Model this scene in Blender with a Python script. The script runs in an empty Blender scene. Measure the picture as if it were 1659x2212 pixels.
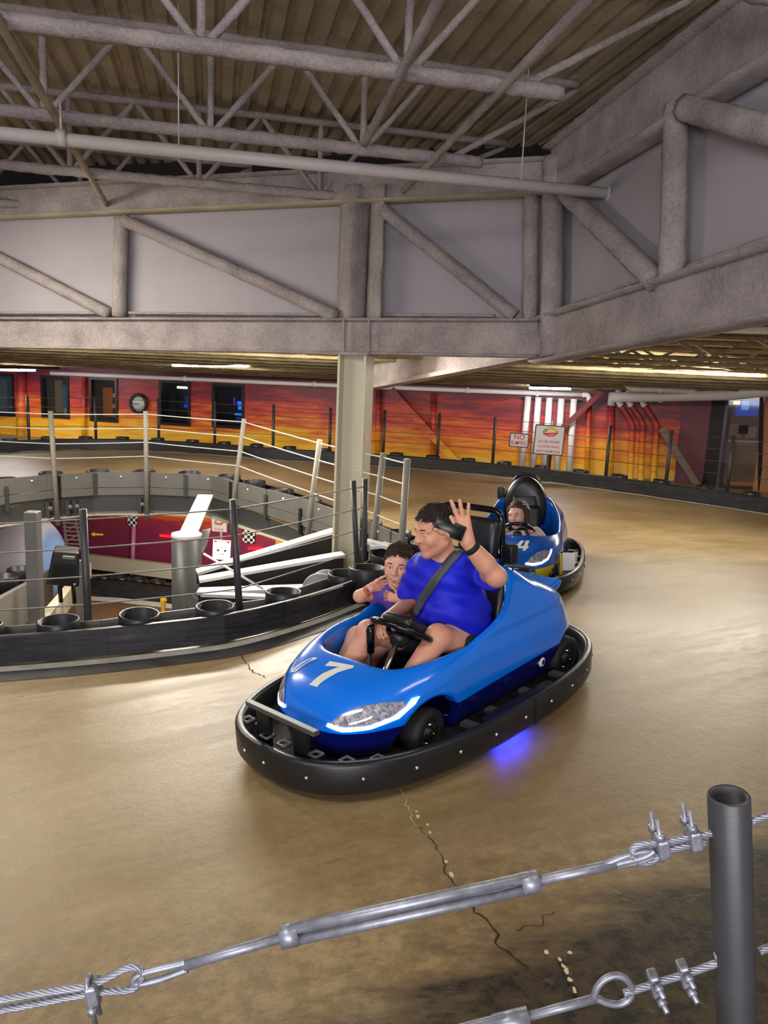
import bpy, bmesh, math, random
import numpy as np
from mathutils import Vector, Matrix
from mathutils.bvhtree import BVHTree
from mathutils.geometry import delaunay_2d_cdt

random.seed(7); RNG = np.random.default_rng(7)
scene = bpy.context.scene
COL = scene.collection
PI = math.pi

# ------------------------------------------------------------------ camera
FPX, CX, CY, CH = 1660.0, 829.5, 1106.0, 1.78
def _n(v):
    v = np.array(v, float); return v / np.linalg.norm(v)
_down = _n((430 - CX, 10300 - CY, FPX)); _up = -_down
_fw = np.array([0, 0, 1.0]); _Y = _n(_fw - _fw.dot(_up) * _up); _X = np.cross(_Y, _up)
CM = np.array([_X, _Y, _up])
cam_d = bpy.data.cameras.new('camera'); cam = bpy.data.objects.new('camera', cam_d); COL.objects.link(cam)
cam_d.sensor_fit = 'HORIZONTAL'; cam_d.sensor_width = 36.0; cam_d.lens = 36.0 * FPX / 1659.0
cam_d.clip_start = 0.05; cam_d.clip_end = 200
_R = Matrix([[CM[r][0], -CM[r][1], -CM[r][2]] for r in range(3)]).to_4x4()
cam.matrix_world = Matrix.Translation((0, 0, CH)) @ _R
scene.camera = cam

# ------------------------------------------------------------------ world, exposure
w = bpy.data.worlds.new('world'); scene.world = w; w.use_nodes = True
w.node_tree.nodes['Background'].inputs[0].default_value = (0.62, 0.58, 0.66, 1)
w.node_tree.nodes['Background'].inputs[1].default_value = 0.45
vs = scene.view_settings
vs.view_transform = 'Standard'; vs.look = 'None'; vs.gamma = 1.0; vs.use_curve_mapping = False
vs.exposure = -0.08

# ------------------------------------------------------------------ lights (strip lamps of the hall, plus added unseen fill lamps)
def strip_or_fill_lamp(loc, aim, sx, sy, watts, col):
    d = bpy.data.lights.new('strip_or_fill_lamp', 'AREA'); d.shape = 'RECTANGLE'; d.size = sx; d.size_y = sy
    d.energy = watts; d.color = col
    o = bpy.data.objects.new('strip_or_fill_lamp', d); COL.objects.link(o); o.location = loc
    o.rotation_euler = (Vector(aim) - Vector(loc)).to_track_quat('-Z', 'Y').to_euler()
    return o
WARM = (1.0, 0.93, 0.80); COOL = (0.93, 0.92, 1.0)
strip_or_fill_lamp((-2.4, 9.45, 2.04), (-1.8, 4.2, 0), 2.4, 0.16, 270, WARM)
strip_or_fill_lamp((-0.5, 9.1, 2.02), (0.6, 4.6, 0), 1.4, 0.14, 110, WARM)
strip_or_fill_lamp((3.7, 9.4, 1.96), (3.0, 5.5, 0), 2.4, 0.14, 130, WARM)
strip_or_fill_lamp((-5.0, 10.3, 1.95), (-4.4, 16, 0), 2.6, 0.14, 75, WARM)  # added lamp hidden behind the truss, brightens the left of the mural
strip_or_fill_lamp((-1.6, 9.9, 1.95), (-1.4, 15, 0), 2.2, 0.14, 60, WARM)  # added out of sight to brighten the middle of the mural
strip_or_fill_lamp((3.4, 9.7, 1.95), (3.0, 14, 0), 2.6, 0.14, 60, WARM)  # another hidden lamp, added for the right end of the mural
strip_or_fill_lamp((-2.6, 0.4, 3.9), (-0.6, 5.0, 0.3), 2.6, 0.5, 100, COOL)
strip_or_fill_lamp((2.8, 1.6, 3.9), (1.0, 5.2, 0.2), 2.4, 0.5, 50, WARM)
strip_or_fill_lamp((-4.3, 6.7, 2.9), (-2.8, 8.5, -2.0), 2.4, 0.3, 170, WARM)
strip_or_fill_lamp((-2.8, 11.8, -0.45), (-2.8, 14.6, -2.75), 2.4, 0.3, 150, WARM)  # unseen lamp added to brighten the lower wall and floor
strip_or_fill_lamp((-0.5, -3.4, 1.7), (-0.2, 5.0, 5.0), 4.5, 1.2, 350, COOL)  # broad unseen fill added behind the camera, aimed up at the roof steel

# ------------------------------------------------------------------ pixel helpers
def ray(px, py):
    return CM @ np.array([(px - CX) / FPX, (py - CY) / FPX, 1.0])
def A(px, py, Y):                      # the point seen at a pixel, at forward distance Y
    r = ray(px, py); t = Y / r[1]; return Vector((r[0] * t, Y, CH + r[2] * t))
def Z(px, py, z):                      # the point seen at a pixel, at height z
    r = ray(px, py); t = (z - CH) / r[2]; return Vector((r[0] * t, r[1] * t, z))
def sst(a, b, x):
    t = min(1, max(0, (x - a) / (b - a))); return t * t * (3 - 2 * t)
def hgt(x, y):                         # track surface: gently banked round the near turn
    xx = min(3.0, max(-3.2, x)); yy = min(5.0, max(2.0, y))
    return (0.065 * (xx - 0.314) + 0.011 * (yy - 3.99)) * (1 - sst(7.5, 10, y)) \
        - 0.11 * sst(5, 6.8, y) * (1 - sst(8, 10.5, y))
def G(px, py, dz=0.0):                 # the point of the track surface (+dz) seen at a pixel
    z = 0.0
    for _ in range(12):
        p = Z(px, py, z + dz); z = hgt(p.x, p.y)
    return p
def K_pt(px, py, frame, ax, val):      # the point seen at a pixel, on a plane of a local frame
    C, B = frame; O = B @ (np.array([0, 0, CH]) - C); D = B @ ray(px, py)
    t = (val - O[ax]) / D[ax]; return O + t * D

# ------------------------------------------------------------------ materials
def C(r, g, b):
    f = lambda c: (c / 255 / 12.92) if c / 255 <= 0.04045 else ((c / 255 + 0.055) / 1.055) ** 2.4
    return (f(r), f(g), f(b), 1)
MATS = {}
class NT:
    def __init__(s, name):
        s.m = bpy.data.materials.new(name); s.m.use_nodes = True; s.t = s.m.node_tree; s.n = s.t.nodes; s.l = s.t.links
        s.b = s.n['Principled BSDF']
    def add(s, typ, **kw):
        x = s.n.new(typ)
        for k, v in kw.items():
            if k in x.inputs.keys() if isinstance(k, str) else False: x.inputs[k].default_value = v
            else: setattr(x, k, v)
        return x
    def link(s, a, b): s.l.new(a, b)
    def noise(s, vec, scale, detail=4, rough=0.6, dist=0.0):
        x = s.n.new('ShaderNodeTexNoise'); x.inputs['Scale'].default_value = scale
        x.inputs['Detail'].default_value = detail; x.inputs['Roughness'].default_value = rough
        x.inputs['Distortion'].default_value = dist
        if vec is not None: s.link(vec, x.inputs['Vector'])
        return x.outputs['Fac']
    def pos(s): return s.n.new('ShaderNodeNewGeometry').outputs['Position']
    def objc(s): return s.n.new('ShaderNodeTexCoord').outputs['Object']
    def map(s, vec, scale=(1, 1, 1), rot=(0, 0, 0), loc=(0, 0, 0)):
        x = s.n.new('ShaderNodeMapping'); x.inputs['Scale'].default_value = scale
        x.inputs['Rotation'].default_value = rot; x.inputs['Location'].default_value = loc
        s.link(vec, x.inputs['Vector']); return x.outputs['Vector']
    def ramp(s, fac, stops, interp='LINEAR'):
        x = s.n.new('ShaderNodeValToRGB'); cr = x.color_ramp; cr.interpolation = interp
        while len(cr.elements) < len(stops): cr.elements.new(0.5)
        for e, (p, c) in zip(cr.elements, stops): e.position = p; e.color = c
        s.link(fac, x.inputs[0]); return x.outputs[0]
    def mix(s, fac, a, b, mode='MIX'):
        x = s.n.new('ShaderNodeMix'); x.data_type = 'RGBA'; x.blend_type = mode
        for v, i in ((fac, 0), (a, 6), (b, 7)):
            if hasattr(v, 'is_output'): s.link(v, x.inputs[i])
            else: x.inputs[i].default_value = v
        return x.outputs[2]
    def math(s, op, a, b=0.0, c=0.0, clamp=False):
        x = s.n.new('ShaderNodeMath'); x.operation = op; x.use_clamp = clamp
        for v, i in ((a, 0), (b, 1), (c, 2)):
            if hasattr(v, 'is_output'): s.link(v, x.inputs[i])
            else: x.inputs[i].default_value = v
        return x.outputs[0]
    def sep(s, vec):
        x = s.n.new('ShaderNodeSeparateXYZ'); s.link(vec, x.inputs[0]); return x.outputs
    def bump(s, h, strength=0.3, dist=0.01):
        x = s.n.new('ShaderNodeBump'); x.inputs['Strength'].default_value = strength; x.inputs['Distance'].default_value = dist
        s.link(h, x.inputs['Height']); s.link(x.outputs[0], s.b.inputs['Normal'])
    def out(s, col=None, rough=None, metal=None, coat=None, spec=None):
        for v, i in ((col, 'Base Color'), (rough, 'Roughness'), (metal, 'Metallic'), (coat, 'Coat Weight'), (spec, 'Specular IOR Level')):
            if v is None: continue
            if hasattr(v, 'is_output'): s.link(v, s.b.inputs[i])
            else: s.b.inputs[i].default_value = v
def mat(name, col, rough=0.6, metal=0.0, var=0.0, vscale=8, bump=0.0, bscale=40, coat=0.0, emit=0.0, spec=None, ecol=None):
    if name in MATS: return MATS[name]
    s = NT(name); c = col
    if var > 0:
        f = s.noise(s.objc(), vscale, 5, 0.65)
        d = tuple(x * (1 - var) for x in col[:3]) + (1,); e = tuple(min(1, x * (1 + var)) for x in col[:3]) + (1,)
        c = s.ramp(f, [(0.3, d), (0.7, e)])
    if bump > 0: s.bump(s.noise(s.objc(), bscale, 6, 0.7), bump, 0.01)
    s.out(c, rough, metal, coat, spec)
    if emit > 0:
        s.b.inputs['Emission Color'].default_value = ecol or col; s.b.inputs['Emission Strength'].default_value = emit
    MATS[name] = s.m; return s.m

def m_floor():
    s = NT('polished_track_concrete'); p = s.pos()
    # long scuffs follow the driving line, patches of wear and tyre grime
    v = s.map(p, (0.55, 4.5, 1), (0, 0, math.radians(-62)))
    v2 = s.map(s.map(p, (1, 1, 1), (0, 0, math.radians(-24))), (0.45, 3.2, 1))
    streak = s.noise(v2, 3.0, 6, 0.7); streak2 = s.noise(v2, 11.0, 5, 0.7)
    blotch = s.noise(p, 0.8, 4, 0.55); fine = s.noise(p, 22, 6, 0.7)
    f = s.math('ADD', s.math('MULTIPLY', blotch, 0.55), s.math('MULTIPLY', streak, 0.25))
    f = s.math('ADD', f, s.math('MULTIPLY', fine, 0.2))
    col = s.ramp(f, [(0.30, C(112, 92, 58)), (0.46, C(140, 117, 78)), (0.58, C(160, 138, 98)), (0.72, C(182, 162, 124))])
    dark = s.ramp(streak2, [(0.31, (0.35, 0.3, 0.25, 1)), (0.40, (1, 1, 1, 1))])
    col = s.mix(0.35, col, dark, 'MULTIPLY')
    # black rubber grime along the outer edge by the foreground fence
    x, y, z = s.sep(p)
    e = s.math('SUBTRACT', s.math('MULTIPLY_ADD', x, 0.5, 2.10), y)
    e = s.math('ADD', e, s.math('MULTIPLY', s.math('SUBTRACT', s.noise(s.map(p, (1, 3, 1), (0, 0, math.radians(-30))), 2.2, 6, 0.7), 0.5), 0.75))
    g = s.ramp(e, [(0.0, (0, 0, 0, 1)), (0.28, (1, 1, 1, 1))])
    flake = s.ramp(s.noise(p, 9.0, 6, 0.75), [(0.60, (0, 0, 0, 1)), (0.66, (1, 1, 1, 1))])
    g = s.mix(0.3, g, s.mix(1.0, g, flake, 'SUBTRACT'))
    col = s.mix(g, col, C(34, 31, 24))
    # mottled brown wear where the coating has rubbed through, just inside the grime
    e2 = s.math('SUBTRACT', s.math('MULTIPLY_ADD', x, 0.35, 2.75), y)
    g2 = s.ramp(e2, [(0.0, (0, 0, 0, 1)), (0.4, (1, 1, 1, 1))])
    mott = s.ramp(s.noise(p, 14, 6, 0.75), [(0.42, (0, 0, 0, 1)), (0.56, (1, 1, 1, 1))])
    col = s.mix(s.math('MULTIPLY', s.math('MULTIPLY', g2, mott), 0.45), col, C(92, 74, 44))
    rough = s.ramp(s.math('ADD', s.math('MULTIPLY', fine, 0.5), s.math('MULTIPLY', streak, 0.5)), [(0.3, (0.34,) * 3 + (1,)), (0.7, (0.54,) * 3 + (1,))])
    s.out(col, rough, 0, None, 0.5)
    s.bump(s.math('ADD', s.math('MULTIPLY', s.noise(p, 60, 4, 0.6), 0.5), s.noise(p, 16, 4, 0.6)), 0.16, 0.01)
    return s.m
def m_mural(name, stops, z0, z1, amp=0.8):
    s = NT(name); p = s.pos(); x, y, z = s.sep(p)
    t = s.math('DIVIDE', s.math('SUBTRACT', z, z0), z1 - z0)
    v = s.map(p, (0.5, 0.5, 2.6))
    n1 = s.noise(v, 1.6, 6, 0.62, 0.7); n2 = s.noise(s.map(p, (0.35, 0.35, 3.0), (0, 0, 0), (4, 2, 1)), 2.8, 5, 0.6, 1.2)
    t = s.math('ADD', t, s.math('MULTIPLY', s.math('SUBTRACT', n1, 0.5), amp))
    t = s.math('ADD', t, s.math('MULTIPLY', s.math('SUBTRACT', n2, 0.5), amp * 0.7))
    s.out(s.ramp(t, stops), 0.5); return s.m
def m_spray(name, a, b):
    s = NT(name); p = s.pos()
    f = s.noise(p, 35, 6, 0.8); g = s.noise(p, 3, 3, 0.5)
    c = s.ramp(s.math('ADD', s.math('MULTIPLY', f, 0.55), s.math('MULTIPLY', g, 0.45)), [(0.32, a), (0.66, b)])
    s.out(c, 0.95, 0, None, 0.1); s.bump(s.math('ADD', f, s.noise(p, 90, 3, 0.7)), 0.9, 0.02); return s.m
def m_rail():
    s = NT('scuffed_black_rail'); p = s.pos()
    n = s.noise(s.map(p, (0.8, 0.8, 16)), 3.2, 6, 0.75, 0.3); k = s.noise(p, 5, 5, 0.7)
    c = s.ramp(s.math('ADD', s.math('MULTIPLY', n, 0.7), s.math('MULTIPLY', k, 0.3)), [(0.42, C(16, 16, 18)), (0.58, C(44, 43, 48)), (0.72, C(96, 90, 84))])
    s.out(c, 0.42, 0, None, 0.5); s.bump(n, 0.2, 0.01); return s.m
def m_twotone(name, hi, lo, z0):
    s = NT(name); x, y, z = s.sep(s.objc())
    f = s.math('GREATER_THAN', z, s.math('MULTIPLY_ADD', x, -0.035, z0))
    s.out(s.mix(f, lo, hi), 0.22, 0, 0.6); s.b.inputs['Coat Roughness'].default_value = 0.06; return s.m
M_FLOOR = m_floor()
SUN = [(0.02, C(250, 205, 90)), (0.20, C(246, 186, 28)), (0.36, C(236, 140, 30)), (0.5, C(214, 88, 42)), (0.64, C(176, 52, 44)), (0.8, C(120, 34, 46)), (0.98, C(84, 28, 48))]
M_MURAL = m_mural('sunset_mural_paint', SUN, -0.15, 1.65)
LOWM = [(0.0, C(120, 36, 70)), (0.5, C(132, 40, 74)), (0.62, C(150, 44, 58)), (0.72, C(216, 96, 34)), (0.86, C(240, 160, 30)), (1.0, C(248, 190, 50))]
M_MURAL2 = m_mural('lower_mural_paint', LOWM, -2.75, -0.75, 0.28)
M_SPRAY = m_spray('sprayed_grey_fireproofing', C(138, 127, 126), C(204, 192, 187))
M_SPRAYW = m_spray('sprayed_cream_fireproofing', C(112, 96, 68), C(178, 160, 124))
M_DECK = m_spray('sprayed_deck_fireproofing', C(164, 148, 118), C(206, 190, 160))
M_SPRAYC = m_spray('sprayed_pale_cream', C(160, 146, 122), C(214, 200, 172))
M_RAIL = m_rail()
M_PANEL = mat('painted_infill_panel', C(152, 145, 148), 0.7, 0, 0.05, 2)
M_GREY = mat('grey_steel_paint', C(112, 110, 104), 0.45, 0, 0.08, 6)
M_GREYD = mat('dark_grey_steel_paint', C(70, 70, 68), 0.4, 0, 0.08, 6)
M_POST = mat('charcoal_post_paint', C(60, 59, 60), 0.42, 0, 0.10, 18, 0.06, 60)
M_CREAM = mat('cream_column_paint', C(196, 188, 164), 0.5, 0, 0.03, 4)
M_WHITE = mat('white_paint', C(222, 220, 214), 0.5, 0, 0.04, 6)
M_PIPE = mat('cream_pipe_paint', C(190, 184, 178), 0.5, 0, 0.05, 9)
M_PIPEW = mat('white_pipe_paint', C(236, 234, 228), 0.45)
M_BLACK = mat('black_plastic', C(20, 20, 21), 0.42, 0, 0.15, 20)
M_BLACKM = mat('matte_black', C(14, 14, 15), 0.8)
M_GLOSSB = mat('gloss_black_tube', C(10, 10, 11), 0.16)
M_CHROME = mat('chrome', C(210, 210, 215), 0.18, 1.0)
M_GALV = mat('galvanised_steel', C(150, 152, 160), 0.45, 0.6, 0.25, 60)
M_TUBE = mat('black_tube_plastic', C(34, 34, 36), 0.4, 0, 0.3, 14)
M_LINE = mat('worn_white_line', C(206, 204, 192), 0.6, 0, 0.2, 9)
M_GLASS = mat('dark_window_glass', C(14, 16, 18), 0.06)
M_LAMP = mat('fluorescent_tube_glow', C(255, 250, 255), 0.5, emit=95)

# ------------------------------------------------------------------ mesh builder
class MB:
    def __init__(s): s.v = []; s.f = []; s.sm = []
    def add(s, vs, fs, smooth=False):
        o = len(s.v); s.v += [tuple(map(float, p)) for p in vs]; s.f += [tuple(i + o for i in f) for f in fs]; s.sm += [smooth] * len(fs); return s
    def box(s, c, d, R=None):
        c = Vector(c); h = [x / 2 for x in d]
        P = [Vector((sx * h[0], sy * h[1], sz * h[2])) for sx in (-1, 1) for sy in (-1, 1) for sz in (-1, 1)]
        if R is not None: P = [R @ p for p in P]
        return s.add([c + p for p in P], [(0, 1, 3, 2), (4, 6, 7, 5), (0, 4, 5, 1), (2, 3, 7, 6), (0, 2, 6, 4), (1, 5, 7, 3)])
    def hexa(s, P):      # bottom 4 (ccw), top 4
        return s.add(P, [(3, 2, 1, 0), (4, 5, 6, 7), (0, 1, 5, 4), (1, 2, 6, 5), (2, 3, 7, 6), (3, 0, 4, 7)])
    def bar(s, a, b, w_, h_, up=(0, 0, 1)):
        a = Vector(a); b = Vector(b); d = (b - a).normalized(); u = Vector(up); r = d.cross(u)
        if r.length < 1e-4: r = d.cross(Vector((1, 0, 0)))
        r.normalize(); u = r.cross(d)
        P = [p + r * (sx * w_ / 2) + u * (sz * h_ / 2) for p in (a, b) for sx, sz in ((-1, -1), (1, -1), (1, 1), (-1, 1))]
        return s.add(P, [(3, 2, 1, 0), (4, 5, 6, 7), (0, 1, 5, 4), (1, 2, 6, 5), (2, 3, 7, 6), (3, 0, 4, 7)])
    def sweep(s, pts, radii, n=10, caps=True, jit=0.0, flat=None, twist=0.0):
        pts = [Vector(p) for p in pts]; m = len(pts)
        if not hasattr(radii, '__len__'): radii = [radii] * m
        T = [(pts[min(i + 1, m - 1)] - pts[max(i - 1, 0)]).normalized() for i in range(m)]
        u = T[0].orthogonal().normalized() if abs(T[0].z) > 0.95 else T[0].cross(Vector((0, 0, 1))).normalized()
        vs = []
        for i in range(m):
            u = (u - T[i] * u.dot(T[i])).normalized(); q = T[i].cross(u)
            for k in range(n):
                a = 2 * PI * k / n + twist * i; r = radii[i] * (1 + (random.uniform(-jit, jit) if jit else 0))
                fx, fy = flat if flat else (1, 1)
                if flat and n == 8: # squared section
                    ca, sa = math.cos(a + PI / 8), math.sin(a + PI / 8); g = 1 / max(abs(ca), abs(sa)) ** 0.7
                    vs.append(pts[i] + u * (ca * g * r * fx) + q * (sa * g * r * fy))
                else: vs.append(pts[i] + u * (math.cos(a) * r * fx) + q * (math.sin(a) * r * fy))
        fs = [(i * n + k, i * n + (k + 1) % n, (i + 1) * n + (k + 1) % n, (i + 1) * n + k) for i in range(m - 1) for k in range(n)]
        if caps: fs += [tuple(range(n))[::-1], tuple(range((m - 1) * n, m * n))]
        return s.add(vs, fs, True)
    def tube(s, a, b, r, n=12, r2=None, caps=True): return s.sweep([a, b], [r, r if r2 is None else r2], n, caps)
    def rough(s, a, b, w_, h_, step=0.06, jit=0.12):
        a = Vector(a); b = Vector(b); k = max(2, int((b - a).length / step))
        return s.sweep([a.lerp(b, i / k) for i in range(k + 1)], 0.5, 8, True, jit, (w_, h_))
    def ring(s, c, axis, R, r, n=24, m=8, a0=0, a1=2 * PI, sq=(1, 1)):
        ax = Vector(axis).normalized(); u = ax.orthogonal().normalized(); q = ax.cross(u); full = abs(a1 - a0 - 2 * PI) < 1e-6
        k = n if full else n + 1; vs = []
        for i in range(k):
            a = a0 + (a1 - a0) * i / n; d = u * math.cos(a) * sq[0] + q * math.sin(a) * sq[1]
            dn = d.normalized()
            for j in range(m):
                b = 2 * PI * j / m; vs.append(Vector(c) + d * R + dn * (r * math.cos(b)) + ax * (r * math.sin(b)))
        fs = [(i * m + j, ((i + 1) % k) * m + j, ((i + 1) % k) * m + (j + 1) % m, i * m + (j + 1) % m) for i in range(n) for j in range(m)]
        return s.add(vs, fs, True)
    def lathe(s, c, prof, n=20, axis=(0, 0, 1)):   # prof: (r, h)
        ax = Vector(axis).normalized(); u = ax.orthogonal().normalized(); q = ax.cross(u)
        vs = [Vector(c) + (u * math.cos(2 * PI * k / n) + q * math.sin(2 * PI * k / n)) * r + ax * h for r, h in prof for k in range(n)]
        fs = [(i * n + k, i * n + (k + 1) % n, (i + 1) * n + (k + 1) % n, (i + 1) * n + k) for i in range(len(prof) - 1) for k in range(n)]
        return s.add(vs, fs, True)
    def prism(s, poly, d):      # polygon of 3-D points, extruded by vector d
        n = len(poly); P = [Vector(p) for p in poly]; d = Vector(d)
        return s.add(P + [p + d for p in P], [tuple(range(n))[::-1], tuple(range(n, 2 * n))] + [(i, (i + 1) % n, n + (i + 1) % n, n + i) for i in range(n)])
    def build(s, name, m, parent=None, fix=True, bevel=0):
        me = bpy.data.meshes.new(name); me.from_pydata(s.v, [], s.f); me.validate()
        if len(me.polygons) == len(s.sm): me.polygons.foreach_set('use_smooth', s.sm)
        if fix:
            bm = bmesh.new(); bm.from_mesh(me); bmesh.ops.recalc_face_normals(bm, faces=bm.faces); bm.to_mesh(me); bm.free()
        me.materials.append(m); o = bpy.data.objects.new(name, me); COL.objects.link(o)
        if parent: o.parent = parent
        if bevel:
            b = o.modifiers.new('bevel', 'BEVEL'); b.width = bevel; b.segments = 2; b.limit_method = 'ANGLE'
        return o
def tag(o, label=None, cat=None, group=None, kind=None):
    for k, v in (('label', label), ('category', cat), ('group', group), ('kind', kind)):
        if v: o[k] = v
    return o
def empty(name, loc=(0, 0, 0), label=None, cat=None, group=None, mw=None):
    o = bpy.data.objects.new(name, None); COL.objects.link(o); o.empty_display_size = 0.1
    if mw is not None: o.matrix_world = mw
    else: o.location = loc
    return tag(o, label, cat, group)
def setpar(parent, *objs):
    inv = parent.matrix_basis.inverted()
    for o in objs:
        o.parent = parent; o.matrix_parent_inverse = inv
    return objs[-1]
def W(mb, name, m, par, **kw):      # a part built in world coordinates under an Empty
    o = mb.build(name, m, **kw); setpar(par, o); return o
def mesh_obj(name, verts, faces, m, parent=None, smooth=True):
    me = bpy.data.meshes.new(name); me.from_pydata([tuple(map(float, v)) for v in verts], [], [tuple(map(int, f)) for f in faces])
    me.polygons.foreach_set('use_smooth', [smooth] * len(me.polygons)); me.materials.append(m)
    o = bpy.data.objects.new(name, me); COL.objects.link(o)
    if parent: o.parent = parent
    return o
_dg = None
def text_part(name, txt, mw, size, m, par, ext=0.0008, bold=0.0, sx=1.0):
    cu = bpy.data.curves.new(name, 'FONT'); cu.body = txt; cu.size = size; cu.extrude = ext; cu.align_x = 'CENTER'; cu.align_y = 'CENTER'
    cu.offset = bold; cu.resolution_u = 3
    t = bpy.data.objects.new('tmp', cu); COL.objects.link(t)
    bpy.context.view_layer.update(); me = bpy.data.meshes.new_from_object(t.evaluated_get(bpy.context.evaluated_depsgraph_get()))
    bpy.data.objects.remove(t); me.name = name; me.materials.clear(); me.materials.append(m)
    o = bpy.data.objects.new(name, me); COL.objects.link(o); o.matrix_world = mw @ Matrix.Diagonal((sx, 1, 1, 1))
    if par:
        o.parent = par; o.matrix_parent_inverse = par.matrix_basis.inverted()
    return o
def panel_mw(tl, tr, bl):      # frame of a flat sign: x right, y up, z towards the viewer, origin at its centre
    x = (tr - tl).normalized(); y = (tl - bl); y = (y - x * y.dot(x)).normalized(); z = x.cross(y)
    c = (tr + bl) / 2; m_ = Matrix((x, y, z)).transposed().to_4x4(); m_.translation = c
    return m_, (tr - tl).length, (tl - bl).length
# ================================================================== structure: floors
def offs(P, d):
    out = []
    for i, p in enumerate(P):
        t = (P[min(i + 1, len(P) - 1)] - P[max(i - 1, 0)]); t.z = 0; t.normalize()
        out.append(Vector((p.x - t.y * d, p.y + t.x * d, p.z)))
    return out
def resample(P, step):
    out = [P[0].copy()]; acc = 0
    for a, b in zip(P, P[1:]):
        L = (b - a).length; s = step - acc
        while s <= L:
            out.append(a.lerp(b, s / L)); s += step
        acc = (acc + L) % step
    if (out[-1] - P[-1]).length > step * 0.3: out.append(P[-1].copy())
    return out
def smooth_line(P, it=2):
    for _ in range(it):
        Q = [P[0]]
        for a, b in zip(P, P[1:]): Q += [a.lerp(b, 0.25), a.lerp(b, 0.75)]
        P = Q + [P[-1]]
    return P
NEAR = [G(-700, 1470), G(-150, 1450), G(0, 1441), G(200, 1426), G(400, 1404), G(515, 1388), G(640, 1353), G(720, 1325), G(800, 1290), G(870, 1250)]
NEAR = smooth_line(NEAR, 2)                                   # face of the near kerb rail
FAS_PX = [(-420, 1085), (-120, 1050), (0, 1035), (100, 1025), (200, 1020), (330, 1020), (458, 1026), (505, 1038), (580, 1057), (659, 1077), (725, 1099), (794, 1121), (881, 1162)]
FAS = [Z(x, y, 0.30) for x, y in FAS_PX]                      # top edge of the grey fascia on the far side of the opening
FAS0 = [Vector((p.x, p.y, 0)) for p in FAS]
near_in = offs(NEAR, 0.33)
hole = [Vector((-9, 12.4, 0)), Vector((-7.5, 11.4, 0))] + FAS0 + [Vector((0.36, 6.85, 0))] + near_in[::-1]
tip = [Vector((0.18, 6.15, 0)), Vector((0.42, 6.45, 0)), Vector((0.55, 6.85, 0)), Vector((0.50, 7.2, 0))]
def inside(x, y, P):
    c = False; j = len(P) - 1
    for i in range(len(P)):
        if (P[i].y > y) != (P[j].y > y) and x < (P[j].x - P[i].x) * (y - P[i].y) / (P[j].y - P[i].y) + P[i].x: c = not c
        j = i
    return c
def make_floor():
    pts = [Vector((p.x, p.y)) for p in hole]; nh = len(pts); ed = [(i, (i + 1) % nh) for i in range(nh)]
    ob = [(-14, -2), (9, -2), (9, 13), (6, 15), (-14, 20)]; o0 = len(pts)
    pts += [Vector(p) for p in ob]; ed += [(o0 + i, o0 + (i + 1) % len(ob)) for i in range(len(ob))]
    y = -1.9
    while y < 17:
        x = -13.5
        while x < 8.8:
            pts.append(Vector((x + random.uniform(-.02, .02), y + random.uniform(-.02, .02)))); x += 0.35 if -4 < x < 4 and y < 11 else 0.8
        y += 0.35 if y < 11 else 0.8
    v, e, f = delaunay_2d_cdt(pts, ed, [], 0, 1e-5)[:3]
    fs = []
    for t in f:
        c = sum((v[i] for i in t), Vector((0, 0))) / len(t)
        if not inside(c.x, c.y, hole) and inside(c.x, c.y, [Vector((*p, 0)) for p in ob]): fs.append(t)
    return mesh_obj('floor', [(p.x, p.y, hgt(p.x, p.y)) for p in v], fs, M_FLOOR)
floor = make_floor(); floor['kind'] = 'structure'
mb = MB()
for a, b in zip(hole, hole[1:] + hole[:1]):
    za, zb = hgt(a.x, a.y) - .004, hgt(b.x, b.y) - .004
    mb.add([(a.x, a.y, za), (b.x, b.y, zb), (b.x, b.y, zb - .22), (a.x, a.y, za - .22)], [(0, 1, 2, 3)])
tag(mb.build('trim_1', M_GREYD), kind='structure')
def ground_strip(name, P, w0, w1, m, dz=0.004, kind=None, parent=None):
    a = offs(P, w0); b = offs(P, w1)
    vs = [(p.x, p.y, hgt(p.x, p.y) + dz) for p in a] + [(p.x, p.y, hgt(p.x, p.y) + dz) for p in b]; n = len(P)
    o = mesh_obj(name, vs, [(i, i + 1, n + i + 1, n + i) for i in range(n - 1)], m, parent)
    if kind: o['kind'] = kind
    return o
# cracks in the concrete, with their own gap width, as pieces of the floor
def crack(px, wd, m):
    P = []
    for (x, y) in px: P.append(G(x, y))
    Q = []
    for a, b in zip(P, P[1:]):
        k = max(2, int((b - a).length / 0.02))
        for i in range(k):
            q = a.lerp(b, i / k); Q.append(q + Vector((random.gauss(0, .006), random.gauss(0, .006), 0)))
    vs = []; n = len(Q)
    for i, q in enumerate(Q):
        t = (Q[min(i + 1, n - 1)] - Q[max(i - 1, 0)]).normalized(); ww = wd * random.uniform(0.3, 1.3)
        for sgn in (-1, 1): vs.append((q.x - t.y * ww * sgn, q.y + t.x * ww * sgn, hgt(q.x, q.y) + 0.003))
    o = mesh_obj('crack', vs, [(2 * i, 2 * i + 1, 2 * i + 3, 2 * i + 2) for i in range(n - 1)], m, floor); return o
M_CRK = mat('dark_crack', C(34, 26, 16), 0.9); M_CHIP = mat('chipped_filler', C(206, 190, 150), 0.8)
crack([(1000, 1940), (1045, 1985), (1072, 2015), (1078, 2050), (1110, 2070), (1150, 2100)], .0035, M_CRK)
crack([(868, 1705), (880, 1745), (905, 1790)], .0022, M_CHIP)
crack([(905, 1790), (945, 1830), (968, 1895), (1000, 1940)], .002, M_CRK)
crack([(512, 1405), (535, 1435), (545, 1452), (575, 1465)], .004, M_CRK)
crack([(1110, 2012), (1160, 1995), (1205, 1968)], .002, M_CRK)
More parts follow.
